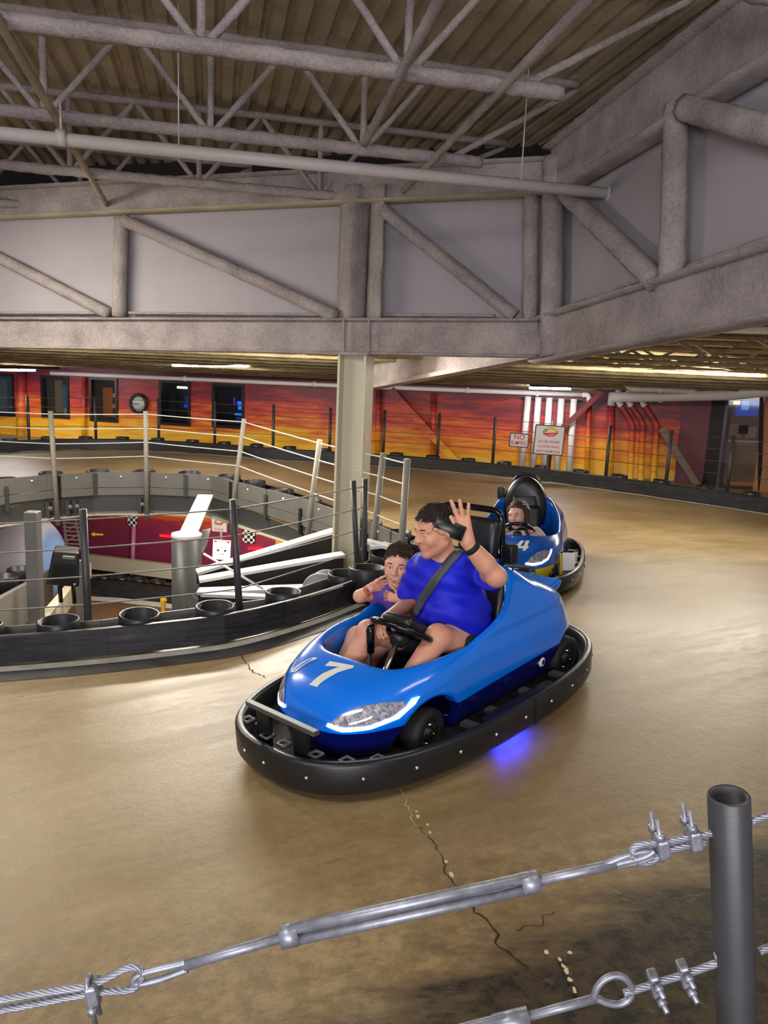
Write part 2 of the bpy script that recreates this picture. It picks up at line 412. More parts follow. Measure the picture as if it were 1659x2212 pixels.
for (x, y) in [(900, 1755), (903, 1765), (922, 1783), (928, 1800), (962, 1862), (972, 1888), (976, 1893), (1210, 2075), (1225, 2100), (1232, 2120), (1240, 2140), (1218, 2090), (1180, 2060), (1230, 2060)]:
    c = G(x, y); k = 6; vs = []
    for i in range(k):
        a = 2 * PI * i / k; r = random.uniform(.004, .011); vs.append((c.x + r * math.cos(a), c.y + 1.6 * r * math.sin(a), hgt(c.x, c.y) + .004))
    mesh_obj('chip', vs, [tuple(range(k))], M_CHIP, floor)

# lower level floor
LZ = -2.75
lf = MB().add([(-14, 3, LZ), (6, 3, LZ), (6, 20, LZ), (-14, 20, LZ)], [(0, 1, 2, 3)])
o = lf.build('floor_lower', mat('brown_lower_concrete', C(120, 92, 70), 0.35, 0, 0.12, 2)); o['kind'] = 'structure'

# ================================================================== walls
WL = A(-420, 900, 19.3); WR = A(1480, 900, 14.5); WL.z = WR.z = 0
wd = (WR - WL).normalized(); wn = Vector((wd.y, -wd.x, 0))         # wn faces the camera side
def plane_hit(px, py, P0, nrm):
    r = Vector(ray(px, py)); o = Vector((0, 0, CH)); t = (P0 - o).dot(nrm) / r.dot(nrm); return o + r * t
def WALL(px, py, off=0.0): return plane_hit(px, py, WL + wn * off, wn)
WIN = [(-48, 30, 806, 898), (88, 149, 812, 903), (193, 254, 815, 911), (344, 412, 822, 919), (459, 529, 829, 925)]
def wall_u(p): return (p - WL).dot(wd)
def wall_slab(name, u0, u1, z0, z1, holes, m, th=0.16):
    mb = MB()
    def piece(a, b, c, d):
        if b - a < .002 or d - c < .002: return
        P = [WL + wd * a, WL + wd * b]
        q = [Vector((p.x, p.y, c)) for p in P] + [Vector((p.x, p.y, c)) - wn * th for p in P[::-1]]
        mb.hexa(q + [v + Vector((0, 0, d - c)) for v in q])
    u = u0
    for (a, b, c, d) in holes:
        piece(u, a, z0, z1); piece(a, b, z0, c); piece(a, b, d, z1); u = b
    piece(u, u1, z0, z1)
    return tag(mb.build(name, m), kind='structure')
holes = []
for (x0, x1, y0, y1) in WIN:
    a, b = WALL(x0, y0), WALL(x1, y0); c = WALL((x0 + x1) / 2, y1); d = WALL((x0 + x1) / 2, y0)
    holes.append((wall_u(a), wall_u(b), c.z, d.z))
wallf = wall_slab('wall_far', 0, wall_u(WR), -0.55, 2.2, holes, M_MURAL)
M_PANE = NT('smoked_pane'); M_PANE.out(C(10, 12, 14), 0.04); M_PANE.b.inputs['Alpha'].default_value = 0.35; M_PANE = M_PANE.m
M_FRAME = mat('black_window_frame', C(16, 15, 16), 0.4)
def wpt(u, z, off): p = WL + wd * u + wn * off; return Vector((p.x, p.y, z))
def wbox(mb, u0, u1, z0, z1, o0, o1):
    q = [wpt(u0, z0, o1), wpt(u1, z0, o1), wpt(u1, z0, o0), wpt(u0, z0, o0)]
    return mb.hexa(q + [v + Vector((0, 0, z1 - z0)) for v in q])
INT = [  # what stands lit behind each pane: (u0,u1,z0,z1 as fractions, colour, glow)
    [(0, 1, 0, 1, C(70, 92, 110), .25), (0.1, .5, .05, .9, C(110, 130, 128), .2)],
    [(0, 1, 0, 1, C(96, 92, 70), .25), (.35, .95, .12, .82, C(60, 122, 150), .4), (.12, .42, .05, .95, C(150, 128, 96), .3), (.5, .9, 0, .18, C(150, 160, 110), .4)],
    [(0, 1, 0, 1, C(86, 74, 56), .25), (.1, .5, .05, .8, C(190, 110, 44), .35), (.56, .9, .55, .66, C(190, 180, 150), .4), (.56, .9, .28, .38, C(180, 168, 130), .4), (.56, .9, .05, .12, C(150, 140, 110), .4)],
    [(0, 1, 0, 1, C(26, 26, 24), .15), (.3, .95, .86, .92, C(250, 248, 240), 3), (.58, .82, .38, .46, C(20, 60, 240), 1.6), (.64, .76, .46, .68, C(40, 70, 150), .6)],
    [(0, 1, 0, 1, C(16, 15, 18), .1), (.62, .74, .40, .50, C(30, 120, 250), 2.2), (.78, .9, .40, .50, C(30, 120, 250), 2.2), (.62, .74, .53, .62, C(30, 120, 250), 2.2), (.78, .9, .53, .62, C(30, 120, 250), 2.2), (.55, .98, .26, .31, C(20, 150, 255), 2.2), (.62, .92, .12, .22, C(30, 50, 160), .8), (.54, .58, .52, .72, C(120, 60, 190), .8)]]
for i, (h, it) in enumerate(zip(holes, INT)):
    u0, u1, z0, z1 = h; t = 0.06
    mb = MB(); wbox(mb, u0, u0 + t, z0, z1, -.1, .03); wbox(mb, u1 - t, u1, z0, z1, -.1, .03); wbox(mb, u0 + t, u1 - t, z0, z0 + t, -.1, .03); wbox(mb, u0 + t, u1 - t, z1 - t, z1, -.1, .03)
    fr = mb.build('window_%d' % (i + 1), M_FRAME); fr['kind'] = 'structure'
    pn = wbox(MB(), u0 + t, u1 - t, z0 + t, z1 - t, -.06, -.05).build('pane', M_PANE, fr)
    for k, (a, b, c, d, col, g) in enumerate(it):
        du, dz = u1 - u0 - 2 * t, z1 - z0 - 2 * t; of = -.5 if k == 0 else -.34 + .02 * k
        wbox(MB(), u0 + t + du * a - (.55 if k == 0 else 0), u0 + t + du * b + (.05 if k == 0 else 0), z0 + t + dz * c - (.2 if k == 0 else 0), z0 + t + dz * d + (.2 if k == 0 else 0), of - .03, of).build('lit_interior', mat('lit_interior_%d_%d' % (i, k), col, 0.6, emit=g), fr)
# right of the mural: plum wall, dark jamb, glazed bay and tan pier
def vpanel(name, px0, px1, Y0, Y1, z0, z1, m, th=0.12, kind='structure', par=None):
    a = A(px0, 950, Y0); b = A(px1, 950, Y1); d = (b - a); d.z = 0; d.normalize(); nn = Vector((d.y, -d.x, 0))
    q = [Vector((a.x, a.y, z0)), Vector((b.x, b.y, z0)), Vector((b.x, b.y, z0)) - nn * th, Vector((a.x, a.y, z0)) - nn * th]
    o = MB().hexa(q + [v + Vector((0, 0, z1 - z0)) for v in q]).build(name, m)
    if par: setpar(par, o)
    elif kind: o['kind'] = kind
    return o
vpanel('wall_right', 1466, 1530, 14.48, 14.2, -.5, 2.2, mat('plum_wall_paint', C(112, 60, 72), 0.6, 0, .05, 3))
vpanel('door_1', 1528, 1562, 14.2, 14.0, -.5, 2.2, mat('dark_jamb', C(30, 20, 24), 0.5))
vpanel('trim_2', 1558, 1566, 13.9, 13.85, -.5, 2.2, mat('steel_jamb_edge', C(96, 92, 100), 0.35, .6))
pier = vpanel('wall_pier', 1640, 1760, 13.6, 13.0, -.5, 2.2, mat('tan_pier_paint', C(176, 120, 78), 0.6, 0, .06, 3))
bay = vpanel('window_6', 1564, 1644, 13.85, 13.6, 0.0, 1.75, M_PANE, 0.02)
bb = vpanel('back_wall', 1540, 1680, 15.4, 15.1, -.5, 2.3, mat('tan_shop_wall', C(140, 118, 92), 0.6, emit=.22), kind=None, par=bay)
for nm, x0, x1, y0, y1, Y, col, g in [('screen', 1592, 1634, 862, 900, 14.9, C(70, 90, 190), .9), ('screen', 1604, 1616, 866, 886, 14.8, C(130, 190, 240), 1.0), ('shelf_goods', 1578, 1600, 915, 945, 14.7, C(150, 120, 110), .35), ('shelf_goods', 1598, 1614, 918, 938, 14.65, C(40, 34, 34), .1), ('shelf_goods', 1612, 1632, 922, 946, 14.7, C(160, 130, 120), .35), ('counter', 1566, 1640, 950, 956, 14.5, C(200, 160, 120), .4), ('counter', 1566, 1640, 1040, 1075, 14.3, C(196, 132, 84), .35), ('lamp', 1586, 1597, 866, 874, 14.3, C(255, 150, 60), 9), ('lamp', 1568, 1575, 895, 905, 14.4, C(60, 140, 240), 2)]:
    a, b = A(x0, y0, Y), A(x1, y1, Y)
    W(MB().box(((a.x + b.x) / 2, Y, (a.z + b.z) / 2), (abs(b.x - a.x), .05, abs(a.z - b.z))), nm, mat('shop_%d_%d' % (x0, y0), col, .5, emit=g), bay, bevel=0.008)
W(MB().bar(A(1640, 1060, 13.55), A(1646, 850, 13.55), .05, .05), 'jamb', M_FRAME, bay)

# lower level wall
LWL = A(-150, 1200, 17.5); LWR = A(800, 1200, 14.6); LWL.z = LWR.z = 0
ld = (LWR - LWL).normalized(); ln = Vector((ld.y, -ld.x, 0))
q = [Vector((p.x, p.y, LZ)) for p in (LWL, LWR)]; q = q + [q[1] - ln * .15, q[0] - ln * .15]
tag(MB().hexa(q + [v + Vector((0, 0, 2.6)) for v in q]).build('wall_lower', M_MURAL2), kind='structure')
def LW(px, py, off=0.0): return plane_hit(px, py, LWL + ln * off, ln)
q = [Vector((p.x, p.y, LZ)) + ln * .03 for p in (LWL, LWR)]; q = q + [q[1] + ln * .05, q[0] + ln * .05]
q = [q[3], q[2], q[1], q[0]]
tag(MB().hexa(q + [v + Vector((0, 0, .14)) for v in q]).build('baseboard_lower', mat('brown_base', C(62, 34, 26), .6)), kind='structure')

# ================================================================== roof: deck, joists, trusses
d1 = Vector((-.228, 1, 0)).normalized(); d2 = Vector((1, .228, 0)).normalized()
Q0 = A(1165, 760, 7.4); L0 = A(0, 760, 9.25); E0 = A(1659, 700, 4.3)
for p in (Q0, L0, E0): p.z = 0
tl = (L0 - Q0).normalized(); tln = Vector((-tl.y, tl.x, 0)); tln = tln if tln.y < 0 else -tln
trd = (E0 - Q0).normalized(); trn = Vector((-trd.y, trd.x, 0)); trn = trn if trn.x < 0 else -trn
def TL(px, py, off=0.0): return plane_hit(px, py, Q0 + tln * off, tln)
def TR(px, py, off=0.0): return plane_hit(px, py, Q0 + trn * off, trn)
JZ = CH + 1.70; DZ = JZ + 0.74
def deck():
    mb = MB(); prof = [(0, 0), (.085, 0), (.108, .042), (.142, .042), (.165, 0)]
    uR = Q0.dot(d2) + .34; u = -8.0; vs = []; fs = []
    def vmax(uu):       # where the sheet meets the skewed left truss
        A_ = d2 * uu; den = d1.dot(tln); return ((Q0 - A_).dot(tln)) / den + 1.5
    while u < uR:
        for i in range(4):
            for uu, h in (prof[i], prof[i + 1]):
                a = d2 * (u + uu) + d1 * (-2.5); b = d2 * (u + uu) + d1 * max(-2, vmax(u + uu))
                vs += [(a.x, a.y, DZ + h), (b.x, b.y, DZ + h)]
            k = len(vs); fs.append((k - 4, k - 3, k - 1, k - 2))
        u += .165
    return mb.add(vs, fs)
dk = deck().build('ceiling', M_DECK); dk['kind'] = 'structure'
roof = MB()
roof.add([(-9, -3, DZ + .09), (6, -3, DZ + .09), (6, 14, DZ + .09), (-9, 14, DZ + .09)], [(0, 1, 2, 3)])
tag(roof.build('ceiling_upper', mat('dark_roof', C(70, 64, 62), .9)), kind='structure')

def joist(px0, px1, pyat, node_px, label, back=0.0):
    # pyat: (px, py) on the bottom chord; the joist runs along d2 at height JZ
    c = Z(pyat[0], pyat[1], JZ)
    def at_px(px):      # point on the joist axis seen at column px (approximate, by bisection on u)
        lo, hi = -9.0, 9.0
        def col(u):
            p = c + d2 * u; v = CM.T @ np.array([p.x, p.y, p.z - CH]); return (CX + FPX * v[0] / v[2]) if v[2] > .05 else -1e9 if u < 0 else 1e9
        for _ in range(50):
            m_ = (lo + hi) / 2
            if col(m_) < px: lo = m_
            else: hi = m_
        return (lo + hi) / 2
    u0, u1 = at_px(px0), at_px(px1); un = at_px(node_px)
    base = c + d2 * u0
    th = empty('bar_joist', base, label, 'roof joist', 'sprayed bar joists under the upper roof deck')
    P = lambda u, z: c + d2 * u + Vector((0, 0, z))
    W(MB().rough(P(u0, 0), P(u1, 0), .105, .085, .05, .13), 'bottom_chord', M_SPRAY, th)
    uend = u1 + 1.05
    # stop the top chord at the right-hand truss
    den = d2.dot(trn); ut = (Q0 - c).dot(trn) / den; uend = min(uend, ut - .12) if ut > u1 - .3 else u1 + .2
    W(MB().rough(P(u0, .66), P(max(uend, u1 - .2), .66), .10, .06, .08, .1), 'top_chord', M_SPRAY, th)
    u = un
    while u - 1.15 > u0 - .6: u -= 1.15
    while u < u1 + .2:
        if u0 - .05 < u < u1 + .05:
            W(MB().rough(P(u, .03), P(u, .64), .05, .045, .05, .12), 'web', M_SPRAY, th)
        for s in (-1, 1):
            e = u + s * .56
            if u < u1 + .05 and e < max(uend, u1) + .05:
                W(MB().rough(P(u + s * .04, .03), P(e, .64), .052, .045, .05, .12), 'web', M_SPRAY, th)
        u += 1.15
    if uend > u1:
        W(MB().rough(P(u1 - .22, .03), P(uend, .62), .045, .045, .05, .12), 'end_web', M_SPRAY, th)
    return c, u0, u1
J = []
J.append(joist(-160, 1212, (600, 122), 435, 'thick sprayed bar joist nearest the camera at the top'))
J.append(joist(-160, 1040, (600, 303), 455, 'second sprayed bar joist, just above the long pipe'))
J.append(joist(-160, 880, (600, 412), 430, 'third sprayed bar joist, just below the long pipe'))
J.append(joist(-160, 347, (175, 453), 175, 'short far bar joist ending above the left truss panel'))
J.append(joist(-1200, 2300, (830, -160), 700, 'bar joist crossing overhead above the top edge'))
# bridging bars running from joist to joist
def bridging(px, py, px2, py2, label):
    a = Z(px, py, JZ - .03); b = Z(px2, py2, JZ - .03); e = a + (a - b).normalized() * 1.2
    tag(MB().rough(e, b, .055, .055, .05, .1).build('bridging_bar', M_SPRAYC if px < 300 else M_SPRAY), label, 'steel bar', 'bridging bars between joists')
bridging(8, 62, 236, 452, 'pale bridging bar slanting across joists at upper left')
bridging(1122, 152, 872, 412, 'bridging bar under joists toward upper right corner')
bridging(885, 122, 788, 310, 'thin bridging bar between the first two joists, centre')
# sprinkler main hanging below the joists
pz = CH + 1.50
pa = Z(-200, 268, pz); pb = Z(1322, 419, pz)
th = empty('sprinkler_pipe', pa, 'long straight pale sprinkler pipe hung below the joists', 'pipe')
W(MB().tube(pa, pb, .045, 16), 'pipe', M_PIPE, th); W(MB().tube(pb - (pb - pa).normalized() * .05, pb + (pb - pa).normalized() * .03, .056, 16), 'end_cap', M_PIPE, th)
c = Z(132, 298, pz); W(MB().tube(c - d2 * .03, c + d2 * .03, .056, 16).tube(c + Vector((0, 0, .04)), c + Vector((0, 0, .25)), .008, 6), 'hanger', M_PIPE, th)
for px, py in ((386, 315), (1125, 395)):
    c = Z(px, py, pz); W(MB().tube(c, c + Vector((0, 0, .9)), .005, 6), 'hanger_rod', M_PIPE, th)

# trusses with infill panels
def pbar(mb, F, a, b, w_, dep, off=0.0): return mb.rough(F(a[0], a[1], off), F(b[0], b[1], off), dep, w_, .06, .06)
def ibeam(F, n_, quad_top, quad_bot, dep, fl):
    # web between two pixel lines on a truss plane, with a flange along each
    (a, b), (c, d) = quad_top, quad_bot
    web = MB(); P = [F(*c), F(*d), F(*b), F(*a)]; web.prism([p - n_ * .03 for p in P], n_ * .06)
    up = [F(*a), F(*b)]; lo = [F(*c), F(*d)]
    f1 = MB().rough(up[0], up[1], dep, fl, .07, .05); f2 = MB().rough(lo[0], lo[1], dep, fl, .07, .05)
    return web, f1, f2
tr1 = empty('roof_truss', TL(580, 760), 'long grey sprayed steel truss across the middle, on the cream column', 'truss')
wb, f1, f2 = ibeam(TL, tln, ((-300, 688), (1163, 692)), ((-300, 744), (1163, 770)), .22, .035)
W(wb, 'bottom_chord', M_SPRAY, tr1); W(f1, 'flange', M_SPRAY, tr1); W(f2, 'flange', M_SPRAY, tr1)
wb, f1, f2 = ibeam(TL, tln, ((-300, 425), (1190, 345)), ((-300, 484), (1190, 418)), .22, .045)
W(wb, 'top_chord', M_SPRAY, tr1); W(f1, 'flange', M_SPRAY, tr1); W(f2, 'flange', M_SPRAYC, tr1)
for a, b, wdt in (((262, 470), (257, 684), .15), ((1148, 420), (1145, 692), .13)):
    W(pbar(MB(), TL, a, b, .14, wdt, .02), 'vertical_post', M_SPRAY, tr1)
for x in (750, 815): W(pbar(MB(), TL, (x + 2, 400), (x - 8, 690), .2, .035, .03), 'column_flange', M_SPRAY, tr1)
W(pbar(MB(), TL, (783, 400), (770, 690), .05, .26, .0), 'column_web', M_SPRAY, tr1)
for x in (743, 797): W(MB().rough(TL(x, 690, .1), TL(x, 768, .1), .03, .03, .05, .1), 'stiffener', M_SPRAY, tr1)
for a, b in (((-20, 548), (236, 678)), ((268, 476), (728, 684)), ((826, 452), (1112, 682)), ((-500, 470), (-30, 690))):
    W(pbar(MB(), TL, a, b, .125, .14, .04), 'diagonal', M_SPRAY, tr1)
W(MB().rough(TL(-300, 676, -.02), TL(215, 676, -.02), .05, .03).rough(TL(280, 676, -.02), TL(690, 680, -.02), .05, .03).rough(TL(806, 680, -.02), TL(1070, 682, -.02), .05, .03), 'ledge_angle', M_SPRAY, tr1)
tr2 = empty('roof_truss', TR(1300, 760), 'grey sprayed steel truss rising toward the right edge', 'truss')
wb, f1, f2 = ibeam(TR, trn, ((1166, 692), (1900, 466)), ((1166, 782), (1900, 644)), .24, .04)
W(wb, 'bottom_chord', M_SPRAY, tr2); W(f1, 'flange', M_SPRAY, tr2); W(f2, 'flange', M_SPRAY, tr2)
wb, f1, f2 = ibeam(TR, trn, ((1196, 322), (1900, -230)), ((1208, 418), (1900, -6)), .24, .045)
W(wb, 'top_chord', M_SPRAY, tr2); W(f1, 'flange', M_SPRAY, tr2); W(f2, 'flange', M_SPRAY, tr2)
W(pbar(MB(), TR, (1195, 340), (1190, 770), .19, .16, .03), 'corner_post', M_SPRAY, tr2)
W(pbar(MB(), TR, (1462, 225), (1450, 606), .16, .16, .02), 'vertical_post', M_SPRAY, tr2)
W(pbar(MB(), TR, (1222, 418), (1418, 608), .15, .15, .04), 'diagonal', M_SPRAY, tr2)
W(pbar(MB(), TR, (1478, 232), (1800, 320), .15, .14, .06), 'diagonal', M_SPRAY, tr2)
W(MB().rough(TR(1200, 672, .0), TR(1400, 600, .0), .06, .03).rough(TR(1490, 578, .0), TR(1900, 440, .0), .06, .05), 'ledge_angle', M_SPRAY, tr2)
# infill panels behind the trusses
q = [TL(-400, 690, -.10), TL(1175, 700, -.10), TL(1175, 410, -.10), TL(-400, 470, -.10)]
tag(MB().prism(q, -tln * .04).build('wall_infill_left', M_PANEL), kind='structure')
q = [TR(1160, 700, -.11), TR(1950, 450, -.11), TR(1950, -40, -.11), TR(1160, 430, -.11)]
tag(MB().prism(q, -trn * .04).build('wall_infill_right', M_PANEL), kind='structure')

# cream column under the truss, down to the lower level
ct = TL(770, 765); 
colm = empty('steel_column', (ct.x, ct.y, LZ), 'cream painted steel column rising through the opening', 'column')
cw, cd = .30, .26
xl, yl = tl * -1, tln
for s in (-1, 1):
    a = Vector((ct.x, ct.y, 0)) + xl * (s * (cw / 2 - .012))
    W(MB().bar((a.x, a.y, LZ), (a.x, a.y, ct.z), .024, cd, up=tuple(yl)), 'flange', M_CREAM, colm)
W(MB().bar((ct.x, ct.y, LZ), (ct.x, ct.y, ct.z), cw - .05, .03, up=tuple(yl)), 'web', M_CREAM, colm)
W(MB().box((ct.x, ct.y, ct.z + .0), (.34, .3, .03), Matrix((xl, yl, Vector((0, 0, 1)))).transposed()), 'cap_plate', M_SPRAY, colm)
e = A(793, 945, ct.y - .14); W(MB().box(e, (.035, .006, .07)), 'sticker', mat('tan_sticker', C(222, 176, 120), .6), colm)

# ================================================================== low ceiling over the far track
def LC(Y): return CH + .85 - .0645 * Y            # underside of the low joists
mb = MB()
vs = []
edge = [Q0 + tl * 16 - tln * .22, Q0 - tln * .25 - trn * .2, Q0 + trd * 7 - trn * .25]
for p in edge + [Vector((9, 20, 0)), Vector((-14, 20, 0))]: vs.append((p.x, p.y, LC(p.y) + .28))
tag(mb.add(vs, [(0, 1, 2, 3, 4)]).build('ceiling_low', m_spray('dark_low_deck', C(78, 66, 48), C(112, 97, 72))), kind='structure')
low_d = Vector((1, -.10, 0)).normalized()
k = 0
for Y in np.arange(8.7, 15.5, 0.60):
    c = Vector((-1.5, Y, LC(Y))); th = None
    # between the skewed truss and the mural wall
    x0, x1 = -9.0, 7.5
    tt = (Q0 - tln * .3 - c).dot(tln) / low_d.dot(tln)
    if tt < x1 and low_d.dot(tln) < 0: x0 = max(x0, tt)
    elif low_d.dot(tln) > 0: x1 = min(x1, tt)
    tw = (WL + wn * .12 - c).dot(wn) / low_d.dot(wn)
    if low_d.dot(wn) < 0: x1 = min(x1, tw)
    else: x0 = max(x0, tw)
    a, b = c + low_d * x0, c + low_d * x1
    a.z = b.z = LC(Y)
    # keep each joist on the far side of the trusses
    t = Vector((0, 0, .17))
    names = ['nearest', 'second', 'third', 'fourth', 'fifth', 'sixth', 'seventh', 'eighth', 'ninth', 'tenth', 'eleventh', 'twelfth']
    th = empty('low_joist', a, 'cream low-ceiling joist, %s row back from the column' % names[k], 'roof joist', 'low joists above the far track')
    aa = a.copy(); bb_ = b.copy()
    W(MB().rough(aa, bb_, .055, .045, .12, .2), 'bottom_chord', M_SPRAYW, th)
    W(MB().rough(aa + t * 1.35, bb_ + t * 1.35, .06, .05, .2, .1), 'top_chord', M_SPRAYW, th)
    web = MB(); L = (bb_ - aa).length; n_ = int(L / .42); P = []
    for i in range(n_ + 1): P.append(aa.lerp(bb_, i / n_) + (t * 1.35 if i % 2 else t * .05))
    for p, q in zip(P, P[1:]): web.bar(p, q, .028, .028)
    W(web, 'web', M_SPRAYW, th); k += 1
# girder and pipes of the far part
g0, g1 = A(806, 832, 11.0), TL(1160, 770, -.3)
tag(MB().bar(g0 + Vector((0, 0, .12)), g1 + Vector((0, 0, .16)), .06, .30).bar(g0 - Vector((0, 0, .03)), g1, .2, .05).build('ceiling_girder', M_SPRAY), 'sloping grey girder running from column corner into the low ceiling', 'girder')
# fluorescent fixtures
def fixture(px0, px1, py0, py1, Y0, Y1, dark_px, label):
    a, b = A(px0, py0, Y0), A(px1, py1, Y1); e = b + (b - a) * dark_px
    th = empty('fluorescent_light', (a + b) / 2, label, 'ceiling light', 'fluorescent fixtures over the far track')
    W(MB().bar(a + Vector((0, 0, .05)), e + Vector((0, 0, .05)), .16, .05), 'housing', M_BLACKM, th)
    for s in (-.04, .04): W(MB().tube(a + Vector((0, s, 0)), b + Vector((0, s, 0)), .02, 10), 'lamp_tube', M_LAMP, th)
    W(MB().tube(a.lerp(b, .5) + Vector((0, 0, .07)), a.lerp(b, .5) + Vector((0, 0, .62)), .008, 6), 'stem', M_BLACKM, th)
fixture(374, 538, 789, 791, 13.2, 13.0, .38, 'bright fluorescent fixture hanging left of the column')
fixture(-90, 74, 798, 800, 15.6, 15.4, .3, 'fluorescent fixture at the far left edge')
fixture(1144, 1232, 838, 840, 14.0, 13.9, .75, 'fluorescent fixture over the white wall pipes')
# ================================================================== kerb rails with tubes behind
def pjx(p):
    v = CM.T @ np.array([p[0], p[1], p[2] - CH]); return CX + FPX * v[0] / v[2], CY + FPX * v[1] / v[2]
def gz(p, dz=0.0): return Vector((p.x, p.y, hgt(p.x, p.y) + dz))
TUBE_ME = {}
def tube_part(c, r, h, par, tilt=0.0):
    key = (round(r, 3), round(h, 3))
    if key not in TUBE_ME:
        mb = MB().lathe((0, 0, 0), [(r - .016, 0.01), (r, 0), (r, h - .008), (r - .006, h), (r - .016, h - .004), (r - .02, h * .3), (0.001, h * .3)], 28)
        o = mb.build('tube', M_TUBE); TUBE_ME[key] = o.data; bpy.data.objects.remove(o)
    o = bpy.data.objects.new('tube', TUBE_ME[key]); COL.objects.link(o); o.location = c; o.rotation_euler = (tilt, random.uniform(-.05, .05), random.uniform(0, 6)); setpar(par, o); return o
def kerb(name, P, h, label, side, tubes, tr=.135, seg=1.25, tube_h=.03):
    th = empty(name, gz(P[0]), label, 'track barrier')
    S = resample(P, .25); n_ = max(2, int(seg / .25)); i = 0; k = 0
    while i < len(S) - 1:
        part = S[i:min(i + n_ + 1, len(S))]; i += n_; k += 1
        if len(part) < 2: break
        o0 = .004 * (k % 2); fr = offs(part, side * (o0)); bk = offs(part, side * (.045 + o0))
        m_ = len(part); vs = []; fs = []
        for a, b in zip(fr, bk):
            za, zb = hgt(a.x, a.y), hgt(b.x, b.y)
            vs += [(a.x, a.y, za + .015), (a.x, a.y, za + h - .012), (a.x * .75 + b.x * .25, a.y * .75 + b.y * .25, za + h), (b.x, b.y, zb + h), (b.x, b.y, zb + .015)]
        for j in range(m_ - 1):
            for c in range(5): fs.append((j * 5 + c, j * 5 + (c + 1) % 5, (j + 1) * 5 + (c + 1) % 5, (j + 1) * 5 + c))
        fs += [(0, 1, 2, 3, 4), tuple(range((m_ - 1) * 5, m_ * 5))]
        W(MB().add(vs, fs), 'rail', M_RAIL, th)
    line = offs(P, side * (.06 + tr))
    if isinstance(tubes, (int, float)):
        for p in resample(line, tubes): tube_part(gz(p), tr, h + tube_h, th, random.uniform(-.06, .06))
    else:
        for px in tubes:
            p = on_line(line, px, h)
            tube_part(gz(p), tr, h + tube_h, th, random.uniform(-.04, .04))
    return th
def on_line(P, px, dz=0.0):
    best = None
    for a, b in zip(P, P[1:]):
        xa, xb = pjx(gz(a, dz))[0], pjx(gz(b, dz))[0]
        if (xa - px) * (xb - px) <= 0 and xa != xb: return a.lerp(b, (px - xa) / (xb - xa))
        for q, x in ((a, xa), (b, xb)):
            if best is None or abs(x - px) < best[0]: best = (abs(x - px), q)
    return best[1]
kerb('kerb_barrier', NEAR, .20, 'scuffed black rail with open tubes beside the blue kart', 1, [-215, -40, 130, 300, 465, 612, 742, 880], .135)
FARB = smooth_line([G(x, y) for x, y in [(-900, 1120), (-300, 1005), (-100, 985), (0, 979), (150, 972), (300, 973), (450, 981), (600, 994), (830, 1007), (1000, 1021), (1200, 1043), (1400, 1071), (1600, 1100), (1800, 1135), (2100, 1200)]], 2)
kerb('kerb_barrier', FARB, .23, 'long black rail below the sunset mural, far side of track', 1, .72, .135, 2.4)
TIPB = smooth_line([Vector((-.02, 6.0, 0)), Vector((.22, 6.12, 0)), Vector((.46, 6.42, 0)), Vector((.60, 6.85, 0)), Vector((.56, 7.25, 0))] + [p for p in offs(FAS0[::-1], -.52)[0:]], 1)
kerb('kerb_barrier', TIPB, .22, 'rail with grey-black tubes along the far edge of the opening', 1, .62, .155, 1.25, .07)
ground_strip('trim_3', NEAR, -.012, -.10, M_LINE, .005, 'structure')
ground_strip('trim_4', FARB, -.012, -.11, M_LINE, .005, 'structure')
ground_strip('trim_5', offs(NEAR, -.10), 0, -.16, mat('black_tyre_scuff', C(64, 60, 58), .5, 0, .4, 5), .0035, 'structure')

# grey edge board standing behind the near tubes
eb = empty('edge_board', gz(NEAR[0]), 'grey steel edge board behind the near kerb tubes', 'board')
for i, (p, q_) in enumerate(zip(resample(offs(NEAR, .335), 1.2), resample(offs(NEAR, .335), 1.2)[1:])):
    W(MB().bar(gz(p, .075), gz(q_, .075), .012, .17), 'board', M_GREY, eb)
# ================================================================== cable fences
def cable_pts(P, sag=0.0, n=10):
    out = []
    for a, b in zip(P, P[1:]):
        for i in range(n): t = i / n; out.append(a.lerp(b, t) - Vector((0, 0, 4 * sag * t * (1 - t))))
    return out + [P[-1]]
def fence(name, label, line, pxs, h0, h1, heights, r, wr, m_post, m_wire, lean=None, extra=None):
    base = [on_line(line, x, .3) for x in pxs]
    th = empty(name, gz(base[0]), label, 'cable fence')
    tops = []
    for i, b in enumerate(base):
        ln_ = lean[i] if lean else (0, 0)
        d = Vector((ln_[0], ln_[1], 1)); g = hgt(b.x, b.y)
        lo = Vector((b.x, b.y, g)) + d * h0; hi = Vector((b.x, b.y, g)) + d * h1
        W(MB().lathe((0, 0, 0), [(0.001, .0)], 3) if False else MB().sweep([lo, hi, hi], [r, r, r * .8], 14), 'post', m_post, th)
        tops.append((Vector((b.x, b.y, g)), d))
    for hh in heights:
        P = [o + d * hh for o, d in tops]
        if extra: P = [P[0] + extra[0]] + P + ([P[-1] + extra[1]] if extra[1] else [])
        W(MB().sweep(cable_pts(P, .004), wr, 6), 'cable', m_wire, th)
    return th
M_WIREW = mat('white_coated_cable', C(214, 214, 206), .5); M_WIREG = mat('grey_cable', C(120, 118, 116), .4, .4); M_WIRED = mat('dark_cable', C(84, 78, 72), .45, .3)
M_POSTL = mat('pale_grey_post_paint', C(142, 137, 124), .45, 0, .06, 14)
nf = offs(NEAR, .40)
fence('cable_fence', 'charcoal post and cable fence behind the nearest kerb rail', nf, [-160, 190, 520, 775, 892], -.12, .93, [.86, .66, .46, .26], .026, .0055, M_POST, M_WIREG, lean=[(-.03, 0), (-.02, 0), (-.07, 0), (-.08, 0), (-.03, 0)], extra=(Vector((-.8, -.1, 0)), None))
ff = offs(FAS0, -.07)
